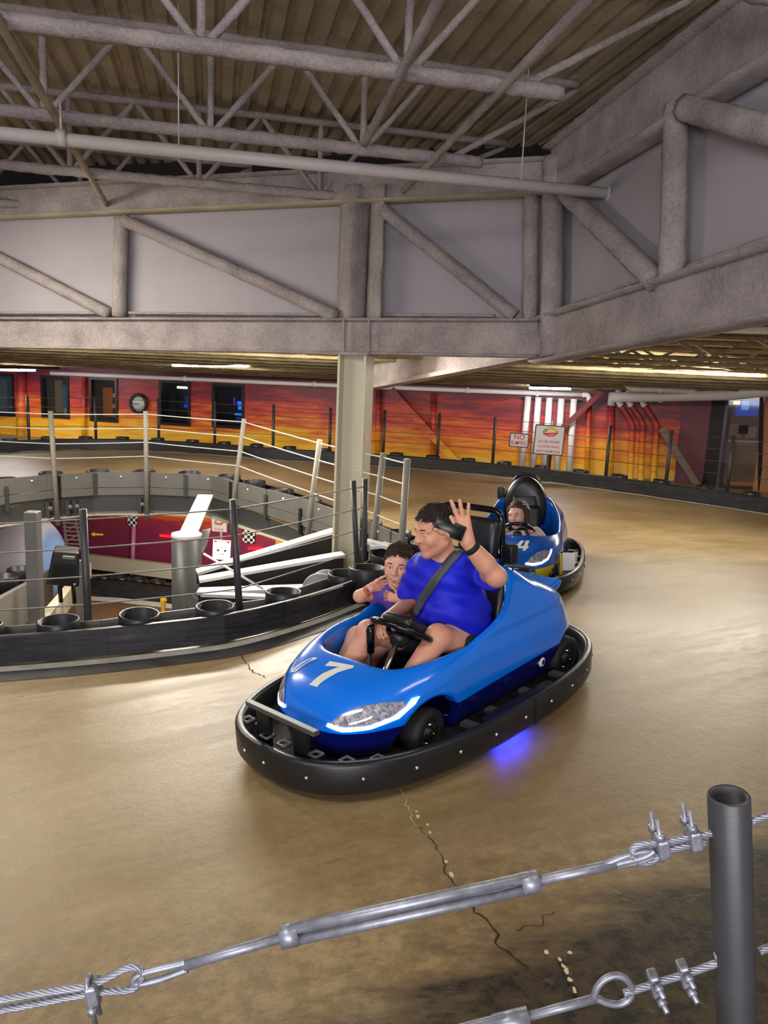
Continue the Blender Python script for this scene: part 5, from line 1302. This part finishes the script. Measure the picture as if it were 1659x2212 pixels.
# ================================================================== people
def nv(v): v = np.asarray(v, float); return v / np.linalg.norm(v)
def head_R(fwd, tilt=0.0):
    f = nv(fwd); l = nv(np.cross([0, 0, 1], f)); u = np.cross(f, l)
    if tilt: l, u = l * math.cos(tilt) + u * math.sin(tilt), u * math.cos(tilt) - l * math.sin(tilt)
    return np.stack([f, l, u], 1)
def head_sdf(P, c, R, s, smile=False, child=False):
    q = ((P - c) @ R) / s; m = q * np.array([1, 1, 1.0]); m[:, 1] = np.abs(m[:, 1])      # mirrored half
    jw = .058 if child else .066
    d = s_ell(q, (-.012, 0, .036), (.098, .077, .094))
    d = smin(d, s_ell(q, (.028, 0, -.038), (.064, .060, .076)), .05)
    d = smin(d, s_cone(m, (-.005, jw - .012, -.058), (.066, .008, -.098), .022, .021), .035)
    d = smin(d, s_ell(q, (.078, 0, -.100), (.018, .022, .017)), .025)
    d = smin(d, s_ell(m, (.064, .040, -.026), (.024, .024, .024)), .03)
    d = smin(d, s_cone(m, (.088, .010, .030), (.068, .056, .030), .010, .010), .022)
    d = smax(d, -s_ell(m, (.100, .032, .010), (.018, .018, .011)), .014)
    d = smin(d, s_ell(m, (.078, .032, .0195), (.0125, .0175, .0055)), .006)                     # upper lids
    d = smin(d, s_ell(m, (.077, .032, .000), (.0125, .016, .0045)), .006)                       # lower lids
    d = smin(d, s_cone(q, (.088, 0, .026), (.113, 0, -.016), .0085, .0125 if child else .0145), .014)
    d = smin(d, s_ell(m, (.102, .0125, -.021), (.0125, .009, .0085)), .008)
    mz = -.057
    d = smin(d, s_ell(q, (.082, 0, mz), (.018, .030, .02)), .02)
    wl = .030 if smile else .021
    d = smin(d, s_cone(m, (.100, 0, mz + .0065), (.084, wl, mz + (.004 if smile else 0)), .0062, .003), .006)
    d = smin(d, s_cone(m, (.098, 0, mz - .0085 - (.004 if smile else 0)), (.084, wl, mz + (.003 if smile else -.001)), .0072, .003), .006)
    if smile: d = smax(d, -s_ell(q, (.100, 0, mz - .001), (.018, .025, .0085)), .004)
    else: d = smax(d, -s_cone(m, (.108, 0, mz), (.090, .020, mz), .0014, .001), .003)
    d = smin(d, s_ell(m, (-.004, .077, -.002), (.020, .011, .031)), .012)
    d = smax(d, -s_ell(m, (.004, .088, .0), (.010, .008, .018)), .006)
    return d * s
def hair_short(P, c, R, s, rng_, long=0.0):
    q = ((P - c) @ R) / s
    d = s_ell(q, (-.016, 0, .040), (.1035, .0825, .0985))
    hl = np.interp(q[:, 0], [-.13, -.06, -.025, -.005, .012, .035, .055, .075, .1], [-.085, -.072, -.02, .004, .030, .064, .080, .088, .09])
    hl = hl + .006 * np.sin(q[:, 1] * 160 + q[:, 0] * 90)
    n_ = np.sin(q[:, 0] * 210 + 3 * np.sin(q[:, 1] * 90)) * np.sin(q[:, 1] * 190 + 2 * np.sin(q[:, 2] * 110)) * .0028
    return smax(d + n_, hl - q[:, 2], .006) * s
def hand_prims(w, u, n, side, curls, spread=(.14, .04, -.05, -.14), thumb=(.7, .35), s=1.0):
    """w wrist, u along the fingers, n out of the palm, side=+1 thumb on u x n side"""
    u = nv(u); n = nv(np.asarray(n) - u * np.dot(n, u)); v = np.cross(u, n) * side; w = np.asarray(w, float); pr = []
    X = lambda a, b, c: w + s * (a * u + b * v + c * n)
    pr += [('c', .02, X(.0, .008, 0), X(.085, .027, .002), .020 * s, .0135 * s), ('c', .02, X(.0, -.006, 0), X(.088, 0, .0), .021 * s, .0135 * s), ('c', .02, X(0, -.012, 0), X(.080, -.026, .002), .019 * s, .0125 * s)]
    for b, L, r, cu, sp in zip((.030, .010, -.010, -.029), (.072, .080, .074, .058), (.0090, .0092, .0088, .0078), curls, spread):
        p = X(.088 - abs(b) * .15, b, 0); d = u * math.cos(sp) + v * math.sin(sp); a = 0
        for f, fr_ in ((.45, 1.0), (.31, .94), (.26, .86)):
            a += cu; dd = d * math.cos(a) + n * math.sin(a); q = p + dd * L * f * s
            pr.append(('c', .006, p, q, r * fr_ * s, r * fr_ * .93 * s)); p = q
    p = X(.018, .028, .006); a0, cu = thumb; dd = u * math.cos(a0) + v * math.sin(a0)
    for L, r in ((.042, .0135), (.034, .0105), (.028, .009)):
        q = p + (dd * math.cos(.15) + n * math.sin(cu)) * L * s; pr.append(('c', .01, p, q, r * s, r * .9 * s)); p = q; dd = nv(dd + u * .15 + n * cu * .3)
    return pr
def group_d(P, prims, k_out=.02):
    pts = np.array([np.asarray(a[2]) for a in prims] + [np.asarray(a[3]) if a[0] == 'c' else np.asarray(a[2]) for a in prims]); c = pts.mean(0); r = np.linalg.norm(pts - c, axis=1).max() + .03
    ds = np.linalg.norm(P - c, axis=1) - r; d = ds + .03; m = ds < .04
    if m.any(): d[m] = union(P[m], prims)
    return d
def m_skin(name, a, b):
    s = NT(name); f = s.noise(s.objc(), 14, 4, .6); s.out(s.ramp(f, [(.3, a), (.7, b)]), .48, 0, None, .4)
    s.b.inputs['Subsurface Weight'].default_value = .12; s.b.inputs['Subsurface Radius'].default_value = (.02, .008, .004); return s.m
SK_M = m_skin('tanned_skin', C(196, 138, 112), C(212, 154, 126)); SK_B = m_skin('light_skin', C(206, 150, 124), C(222, 166, 140)); SK_G = m_skin('fair_skin', C(212, 164, 140), C(224, 178, 154))
M_LIP = mat('lips', C(176, 98, 86), .45); M_HAIR = mat('dark_brown_hair', C(40, 26, 18), .5, 0, .3, 40, .5, 120); M_HAIRB = mat('brown_hair', C(52, 34, 24), .5, 0, .3, 40, .5, 120); M_HAIRG = mat('long_brown_hair', C(58, 34, 24), .5, 0, .3, 30, .4, 90)
M_EYE = mat('eye_white', C(225, 220, 214), .2); M_IRIS = mat('iris', C(34, 24, 18), .15); M_TEETH = mat('teeth', C(236, 230, 220), .3)
M_BLUESH = NT('royal_blue_jersey'); _f = M_BLUESH.noise(M_BLUESH.objc(), 6, 4, .6); M_BLUESH.out(M_BLUESH.ramp(_f, [(.3, C(10, 18, 168)), (.7, C(22, 36, 214))]), .62, 0, None, .35); M_BLUESH = M_BLUESH.m
M_PURP = mat('purple_jersey', C(92, 70, 176), .7, 0, .1, 8); M_CREAMSH = mat('cream_sweatshirt', C(212, 196, 178), .85, 0, .06, 10)
def face_parts(par, c, R, s, skin, hairm, smile, brow_dz=0.0, gaze=(0, 0)):
    L = lambda x, y, z: Vector(c + R @ (np.array([x, y, z]) * s))
    for sg in (-1, 1):
        e = MB().lathe(L(.0745, .032 * sg, .0095), [(.001, .0128 * s)] + [(.0128 * s * math.sin(t), .0128 * s * math.cos(t)) for t in np.linspace(.2, 2.9, 9)], 16, tuple(R[:, 0])).build('eye', M_EYE, par)
        g_ = nv(R[:, 0] + R[:, 1] * gaze[0] + R[:, 2] * gaze[1]); ec = np.array(L(.0745, .032 * sg, .0095)) + g_ * .0122 * s
        MB().lathe(Vector(ec), [(.0, .0012 * s), (.0045 * s, .0006 * s), (.0058 * s, -.001 * s)], 14, tuple(g_)).build('iris', M_IRIS, e)
        MB().sweep(smooth_line([L(.094, .012 * sg, .032 + brow_dz), L(.092, .028 * sg, .0375 + brow_dz), L(.078, .05 * sg, .033 + brow_dz)], 2), [.0025 * s] + [.0042 * s] * 8 + [.002 * s] if False else .0046 * s, 8, flat=(1, .8)).build('eyebrow', hairm, par)
    if smile:
        MB().sweep(smooth_line([L(.0865, .017, -.0545), L(.0925, 0, -.0545), L(.0865, -.017, -.0545)], 2), .0055 * s, 8, flat=(.5, 1)).build('teeth', M_TEETH, par)
def paint(o, fn, m):
    o.data.materials.append(m); V = np.empty(len(o.data.vertices) * 3); o.data.vertices.foreach_get('co', V); V = V.reshape(-1, 3)
    Cc = np.array([V[list(p.vertices)].mean(0) for p in o.data.polygons]); k = fn(Cc); o.data.polygons.foreach_set('material_index', np.where(k, 1, 0).astype(np.int32))
def lips(c, R, s, smile):
    mz = -.057
    def f(P):
        q = ((P - c) @ R) / s; m = q.copy(); m[:, 1] = np.abs(m[:, 1]); wl = .027 if smile else .021
        return (s_cone(m, (.103, 0, mz + .006), (.084, wl, mz + .002), .0055, .003) < 0) | (s_cone(m, (.102, 0, mz - .0095 - (.004 if smile else 0)), (.084, wl, mz), .0065, .003) < 0)
    return f
J17 = lambda px, py, y: K_pt(px, py, F17, 1, y)
CAM17 = F17[1] @ (np.array([0, 0, CH]) - F17[0])
BX = F17[1] @ np.array([1.0, 0, 0]); BY = F17[1] @ np.array([0, 1.0, 0]); BZ = F17[1] @ np.array([0, 0, 1.0])
fr, MW17 = kart_frame(*P17)

def strands(o, c, R, s, m, n_, L, par, down=.35):
    me = o.data; V = np.empty(len(me.vertices) * 3); me.vertices.foreach_get('co', V); V = V.reshape(-1, 3); N = np.array([v.normal[:] for v in me.vertices])
    q = ((V - c) @ R) / s; out = ((q / np.array([.1035, .0825, .0985])) ** 2).sum(1) > .80
    idx = np.flatnonzero(out); idx = RNG.choice(idx, min(n_, len(idx)), replace=False); mb = MB()
    for i in idx:
        nr = N[i]; fl = R @ np.array([.55 + RNG.normal(0, .3), RNG.normal(0, .3), -down - (.6 if q[i][0] < -.02 else 0)]); fl = fl - nr * fl.dot(nr); fl = nv(fl)
        p0 = V[i] - nr * .002; l = L * s * RNG.uniform(.6, 1.2); mb.sweep([p0, p0 + fl * l * .5 + nr * .0035, p0 + fl * l + nr * .0015], [.0022 * s, .0018 * s, .0004], 4)
    h = mb.build('hair_strands', m, par); h['kind'] = 'stuff'; return h
# ---- the man driving kart 17
man = empty('person', mw=MW17, label='man in royal blue shirt driving, raising a phone in one hand', cat='person')
mH = J17(940, 1147, .15); mR = head_R(nv(-.84 * BX - .50 * BY - .24 * BZ), .04); mS = 1.0
bel, mid, che, nek = J17(988, 1352, .16), J17(978, 1302, .16), J17(972, 1250, .16), J17(962, 1212, .15)
pel = np.array([bel[0] - .10, .17, .33])
shL, shR = J17(1036, 1228, .33), J17(898, 1236, -.03)
elL, wrL = J17(1072, 1246, .55), J17(1009, 1172, .47)
elR, wrR = J17(884, 1304, -.06), J17(838, 1334, .04)
knL, knR = J17(947, 1376, .28), J17(798, 1366, -.06)
anL = np.array([.66, .20, .17]); anR = np.array([.70, -.10, .17])
hpL = np.array([pel[0] + .02, .27, .335]); hpR = np.array([pel[0] + .02, .07, .335])
camd = nv(CAM17 - wrL); SRx = nv(F17[1] @ CM[:, 0]); SUy = -nv(F17[1] @ CM[:, 1]); uL = nv(-.27 * SRx + 1.0 * SUy + .06 * camd)
handL = hand_prims(wrL + uL * .012, uL, camd, 1, (.85, .04, .06, .10), spread=(.16, .10, -.06, -.30), thumb=(1.0, .55), s=1.14)
_v = np.cross(uL, nv(camd - uL * np.dot(camd, uL)))
sideL = 1 if np.dot(_v, BX) < 0 else -1
handL = hand_prims(wrL + uL * .012, uL, camd, sideL, (.85, .04, .06, .10), spread=(.16, .10, -.06, -.30), thumb=(1.0, .55), s=1.14)
uR = nv(np.array([.45, .10, -.12])); nR = nv(np.array([.25, .35, -.9]))
_v = np.cross(uR, nv(nR - uR * np.dot(nR, uR))); sideR = 1 if _v[1] > 0 else -1
handR = hand_prims(wrR, uR, nR, sideR, (.75, .8, .8, .8), thumb=(.55, .5))
torso_m = [('c', .06, pel, bel, .13, .145), ('c', .06, bel, mid, .145, .145), ('c', .06, mid, che, .145, .13), ('c', .06, shL * .72 + shR * .28, shR * .72 + shL * .28, .095, .095), ('e', .06, mid + np.array([.04, .0, -.03]), (.14, .15, .13))]
def man_fn(P):
    d = union(P, torso_m + [('c', .04, che * .3 + nek * .7, mH + mR @ np.array([-.015, 0, -.05]), .066, .058),
        ('c', .03, shL, elL, .058, .046), ('c', .02, elL, wrL, .048, .029), ('c', .03, shR, elR, .056, .044), ('c', .02, elR, wrR, .045, .029),
        ('c', .05, hpL, knL, .092, .060), ('c', .03, knL, anL, .060, .040), ('c', .05, hpR, knR, .092, .060), ('c', .03, knR, anR, .060, .040),
        ('e', .02, knL + np.array([.02, 0, .012]), (.048, .05, .048)), ('e', .02, knR + np.array([.02, 0, .012]), (.048, .05, .048)),
        ('c', .02, elL * .62 + wrL * .38, elL * .3 + wrL * .7, .046, .038), ('c', .02, knL * .75 + anL * .25 + np.array([-.02, 0, -.01]), knL * .5 + anL * .5 + np.array([-.015, 0, -.01]), .05, .045)])
    hd = np.full(len(P), 1.0); ds = np.linalg.norm(P - mH, axis=1) - .17; hd = ds + .02; m = ds < .05
    if m.any(): hd[m] = head_sdf(P[m], mH, mR, mS)
    d = smin(d, hd, .02)
    for h in (handL, handR): d = smin(d, group_d(P, h), .012)
    return d
mb_ = iso_obj('body', man_fn, (-.36, -.22, .12), (.78, .66, 1.30), .0056, SK_M, man); paint(mb_, lips(mH, mR, mS, False), M_LIP)
hm = iso_obj('hair', lambda P: hair_short(P, mH, mR, mS, 1), mH - .15, mH + .16, .0042, M_HAIR, man); strands(hm, mH, mR, mS, M_HAIR, 1600, .026, man)
face_parts(man, mH, mR, mS, SK_M, M_HAIR, False, 0, (0, -.35))
slL = shL * .42 + elL * .58; slR = shR * .30 + elR * .70
def folds(P, a=.011):
    x, y, z = P[:, 0], P[:, 1], P[:, 2]
    return a * (np.sin(34 * (z + .5 * y) + 5 * np.sin(7 * x + 9 * y)) * .6 + np.sin(52 * (y - .6 * z) + 4 * np.sin(11 * z)) * .5 * np.clip((.72 - z) / .1, 0, 1) + np.sin(80 * (z - .3 * x + .2 * y)) * .25)
def shirt_fn(P):
    d = union(P, [('c', .06, pel + np.array([.02, 0, .06]), bel, .152, .166), ('c', .06, bel, mid, .166, .164), ('c', .06, mid, che, .164, .150), ('e', .06, mid + np.array([.045, .0, -.04]), (.165, .17, .14)),
        ('c', .05, shL * .74 + shR * .26, shR * .74 + shL * .26, .108, .108), ('c', .05, shL * .9 + shR * .1, slL, .082, .078), ('c', .05, shR * .9 + shL * .1, slR, .080, .076)])
    # open neck and sleeve ends
    nd = nv(mH - che); d = smax(d, -(s_cone(P, nek + nd * .005, mH, .083, .07)), .008)
    for a, b in ((shL, elL), (shR, elR)):
        ax = nv(b - a); e = (slL if a is shL else slR); near = np.linalg.norm(P - e, axis=1) < .16
        cut = (P - (e + ax * .012)) @ ax; d = np.where(near, smax(d, cut, .008), d)
    return smax(d + folds(P), .355 - P[:, 2] + .0 * P[:, 0], .02)
shirt = iso_obj('shirt', shirt_fn, (-.36, -.20, .32), (.36, .62, 1.02), .0062, M_BLUESH, man); vsh = bvh(shirt)
iso_obj('shorts', lambda P: smax(union(P, [('c', .06, pel, pel + np.array([.05, 0, .02]), .16, .16), ('c', .05, hpL, hpL * .45 + knL * .55, .105, .092), ('c', .05, hpR, hpR * .45 + knR * .55, .105, .092)]), P[:, 2] - .50, .02), (-.42, -.16, .12), (.4, .46, .56), .009, mat('black_shorts', C(18, 18, 22), .8), man)
def belt_on(px, vb, F, par, name, wd_=.024, lift=.006, m=M_BELT, fall=.16):
    C_, B = F; o_ = Vector(B @ (np.array([0, 0, CH]) - C_)); Pq = []
    pts = []
    for (a, b) in zip(px, px[1:]):
        for i in range(10): pts.append((a[0] + (b[0] - a[0]) * i / 10, a[1] + (b[1] - a[1]) * i / 10))
    pts.append(px[-1])
    for x, y in pts:
        d = Vector(B @ ray(x, y)).normalized(); h, nr, _, _ = vb.ray_cast(o_, d)
        if h is None: continue
        Pq.append((h, nr))
    for _ in range(6): Pq = [Pq[0]] + [((Pq[i - 1][0] + Pq[i][0] * 2 + Pq[i + 1][0]) / 4, (Pq[i - 1][1] + Pq[i][1] * 2 + Pq[i + 1][1]).normalized()) for i in range(1, len(Pq) - 1)] + [Pq[-1]]
    vs = []; n_ = len(Pq)
    for i, (h, nr) in enumerate(Pq):
        t = (Pq[min(i + 1, n_ - 1)][0] - Pq[max(i - 1, 0)][0]).normalized(); s_ = t.cross(nr).normalized()
        for a, b in ((-1, 1), (1, 1), (1, -1), (-1, -1)): vs.append(h + s_ * (wd_ * a) + nr * (lift + .0012 * b))
    fs = [(i * 4 + k, i * 4 + (k + 1) % 4, i * 4 + 4 + (k + 1) % 4, i * 4 + 4 + k) for i in range(n_ - 1) for k in range(4)] + [(0, 1, 2, 3), tuple(range(n_ * 4 - 4, n_ * 4))]
    return MB().add(vs, fs, True).build(name, m, par)
belt_on([(996, 1190), (975, 1210), (940, 1255), (915, 1292), (898, 1330)], vsh, F17, k17, 'shoulder_belt', .024, .009)
# wristband, ring
aw = nv(elL - wrL); c_ = wrL + aw * .035; MB().lathe(Vector(c_), [(.034, -.014), (.0385, -.012), (.0395, .012), (.036, .014)], 24, tuple(aw)).build('watch_band', M_BLACKM, man)
rf = [p for p in handL if p[0] == 'c'][3 + 6]; MB().ring(Vector(rf[2] * .55 + rf[3] * .45), tuple(nv(rf[3] - rf[2])), .0095, .0016, 20, 6).build('ring', mat('gold', C(214, 170, 90), .25, 1), man)
# phone in his hand
px_ = nv(.93 * SRx - .37 * SUy); pn = nv(camd - px_ * np.dot(camd, px_)); py_ = np.cross(pn, px_)
_t = np.linalg.norm(wrL + uL * .075 + camd * .040 - CAM17); _d = nv(F17[1] @ ray(971, 1142)); ctr = CAM17 + _d * _t
ph = empty('phone', mw=MW17, label='black mobile phone held up in the driver\'s raised hand', cat='phone')
Rm = Matrix([[px_[i], py_[i], pn[i]] for i in range(3)]); pctr = Vector(ctr)
rbox(pctr, (.142, .07, .009), .004, Rm).build('case', mat('phone_black', C(8, 8, 9), .5), ph)
rbox(pctr + Rm @ Vector((0, 0, .0047)), (.132, .062, .001), .0004, Rm, 1).build('screen', mat('phone_glass', C(4, 4, 5), .35), ph)

# ---- the boy beside him
boy = empty('person', mw=MW17, label='smiling boy in purple shirt waving from the passenger seat', cat='person')
bH = J17(861, 1222, -.21); bR = head_R(nv(-.95 * BY - .22 * BX - .06 * BZ), -.10); bS = .93
bn = bH + np.array([-.03, 0, -.135]); bp = np.array([-.13, -.21, .30]); bc = bn + np.array([-.03, .0, -.12])
bsL, bsR = bn + np.array([-.02, .10, -.045]), bn + np.array([-.01, -.11, -.05])
beR, bwR = J17(777, 1288, -.40), J17(800, 1270, -.33)
beL, bwL = bsL + np.array([.06, .05, -.13]), J17(866, 1296, -.13)
cb = nv(CAM17 - bwR); ub = nv(J17(842, 1263, -.30) - bwR)
_v2 = np.cross(ub, nv(cb - ub * np.dot(cb, ub))); sb = 1 if np.dot(_v2, BZ) > 0 else -1
handB = hand_prims(bwR, ub, cb, sb, (.12, .1, .12, .15), spread=(.12, .03, -.08, -.2), thumb=(.5, .5), s=.72)
handB2 = hand_prims(bwL, nv(np.array([.25, -.45, .12])), cb, 1, (.5, .5, .55, .6), s=.68)
kbL, kbR = np.array([.28, -.12, .40]), np.array([.28, -.30, .40])
def boy_fn(P):
    d = union(P, [('c', .05, bp, bc, .10, .10), ('c', .04, bsL, bsR, .06, .06), ('c', .03, bn, bH + np.array([-.015, 0, -.04]), .042, .04), ('c', .03, bsR, beR, .038, .033), ('c', .02, beR, bwR, .034, .022), ('c', .03, bsL, beL, .038, .032), ('c', .02, beL, bwL, .032, .021),
        ('c', .04, bp + np.array([.02, .07, 0]), kbL, .065, .048), ('c', .03, kbL, np.array([.5, -.13, .17]), .046, .032), ('c', .04, bp + np.array([.02, -.07, 0]), kbR, .065, .048), ('c', .03, kbR, np.array([.5, -.3, .17]), .046, .032)])
    ds = np.linalg.norm(P - bH, axis=1) - .16; hd = ds + .02; m = ds < .05
    if m.any(): hd[m] = head_sdf(P[m], bH, bR, bS, True, True)
    d = smin(d, hd, .015)
    for h in (handB, handB2): d = smin(d, group_d(P, h), .01)
    return d
bo = iso_obj('body', boy_fn, (-.28, -.52, .12), (.58, .06, .95), .0052, SK_B, boy); paint(bo, lips(bH, bR, bS, True), M_LIP)
hb = iso_obj('hair', lambda P: hair_short(P, bH, bR, bS, 2), bH - .14, bH + .15, .0042, M_HAIRB, boy); strands(hb, bH, bR, bS, M_HAIRB, 1500, .028, boy, .5)
face_parts(boy, bH, bR, bS, SK_B, M_HAIRB, True)
def bshirt(P):
    d = union(P, [('c', .05, bp, bc, .115, .115), ('c', .05, bsL, bsR, .072, .072), ('c', .04, bsR, bsR * .35 + beR * .65, .056, .060), ('c', .04, bsL, bsL * .4 + beL * .6, .056, .056)])
    d = smax(d, -s_cone(P, bn + np.array([.0, 0, -.005]), bH, .052, .05), .006)
    ax = nv(beR - bsR); e = bsR * .38 + beR * .62; near = np.linalg.norm(P - e, axis=1) < .1; d = np.where(near, smax(d, (P - e) @ ax, .006), d)
    return d + folds(P, .003)
bsh = iso_obj('shirt', bshirt, (-.28, -.46, .18), (.3, .06, .78), .007, M_PURP, boy)
belt_on([(845, 1275), (853, 1292), (862, 1312)], bvh(bsh), F17, k17, 'shoulder_belt', .018, .006)
ab = nv(beR - bwR); MB().lathe(Vector(bwR + ab * .02), [(.024, -.011), (.0275, -.01), (.0275, .01), (.024, .011)], 20, tuple(ab)).build('watch_band', mat('orange_band', C(226, 96, 40), .6), boy)
wf = bwR + ab * .02 + nv(CAM17 - bwR) * .028; MB().lathe(Vector(wf), [(.0, .004), (.011, .003), (.012, -.004)], 14, tuple(nv(CAM17 - bwR))).build('watch_face', mat('blue_watch', C(60, 90, 140), .3), boy)

# ---- the girl in kart 24
fr, MW24 = kart_frame(*P24); J24 = lambda px, py, y: K_pt(px, py, F24, 1, y)
CAM24 = F24[1] @ (np.array([0, 0, CH]) - F24[0]); GX, GY, GZ = (nv(F24[1] @ np.array(v)) for v in ([1.0, 0, 0], [0, 1.0, 0], [0, 0, 1.0]))
girl = empty('person', mw=MW24, label='long-haired girl in cream top steering the rear kart', cat='person')
gH = J24(1119, 1112, .0); gR = head_R(nv(-.80 * GY - .55 * GX - .12 * GZ), .05); gS = 1.02
gn = gH + np.array([-.03, .02, -.14]); gp = np.array([-.10, 0, .30]); gsL, gsR = gn + np.array([-.01, .13, -.06]), gn + np.array([-.01, -.13, -.06])
gwL, gwR = np.array(SW2) + np.array([-.03, .15, .03]), np.array(SW2) + np.array([-.03, -.15, .03]); geL, geR = (gsL + gwL) / 2 + np.array([.0, .07, -.06]), (gsR + gwR) / 2 + np.array([.0, -.07, -.06])
hgL = hand_prims(gwL, nv([.5, -.15, .1]), nv([.2, -.2, -.9]), 1, (.7,) * 4, s=.75); hgR = hand_prims(gwR, nv([.5, .15, .1]), nv([.2, .2, -.9]), 1, (.7,) * 4, s=.75)
def girl_fn(P):
    d = union(P, [('c', .05, gp, gn + np.array([-.03, 0, -.12]), .10, .10), ('c', .04, gsL, gsR, .06, .06), ('c', .03, gn, gH + np.array([-.015, 0, -.04]), .045, .042), ('c', .03, gsL, geL, .038, .033), ('c', .02, geL, gwL, .034, .022), ('c', .03, gsR, geR, .038, .033), ('c', .02, geR, gwR, .034, .022), ('c', .04, gp + np.array([.02, .08, 0]), np.array([.3, .1, .4]), .07, .05), ('c', .03, np.array([.3, .1, .4]), np.array([.55, .1, .18]), .05, .035), ('c', .04, gp + np.array([.02, -.08, 0]), np.array([.3, -.1, .4]), .07, .05), ('c', .03, np.array([.3, -.1, .4]), np.array([.55, -.1, .18]), .05, .035)])
    ds = np.linalg.norm(P - gH, axis=1) - .17; hd = ds + .02; m = ds < .05
    if m.any(): hd[m] = head_sdf(P[m], gH, gR, gS, False, True)
    d = smin(d, hd, .015)
    for h in (hgL, hgR): d = smin(d, group_d(P, h), .01)
    return d
go = iso_obj('body', girl_fn, (-.3, -.36, .12), (.65, .36, .95), .008, SK_G, girl); paint(go, lips(gH, gR, gS, False), M_LIP)
def ghair(P):
    d = hair_short(P, gH, gR, gS * 1.03, 3); q = (P - gH) @ gR
    for sg in (-1, 1):
        d = smin(d, s_cone(P, gH + gR @ np.array([-.02, .075 * sg, .03]), gn + np.array([.035, .085 * sg, -.12]), .045, .034), .04)
    d = smin(d, s_cone(P, gH + gR @ np.array([-.07, 0, .02]), gn + np.array([-.06, 0, -.08]), .08, .07), .05)
    d = d + .003 * np.sin(q[:, 1] * 150 + q[:, 0] * 120 + 2 * np.sin(q[:, 2] * 30))
    return smax(d, -s_ell(q, (.10, 0, -.03), (.075, .062, .085)), .01)
iso_obj('hair', ghair, gH - .26, gH + .2, .0065, M_HAIRG, girl)
face_parts(girl, gH, gR, gS, SK_G, M_HAIRG, False)
iso_obj('sweatshirt', lambda P: smax(smax(union(P, [('c', .05, gp, gn + np.array([-.03, 0, -.12]), .118, .12), ('c', .05, gsL, gsR, .075, .075), ('c', .04, gsL, geL, .056, .05), ('c', .03, geL, geL * .25 + gwL * .75, .05, .036), ('c', .04, gsR, geR, .056, .05), ('c', .03, geR, geR * .25 + gwR * .75, .05, .036)]) + folds(P, .003), -s_cone(P, gn, gH, .052, .05), .006), .2 - P[:, 2], .02), (-.3, -.36, .18), (.5, .36, .85), .009, M_CREAMSH, girl)
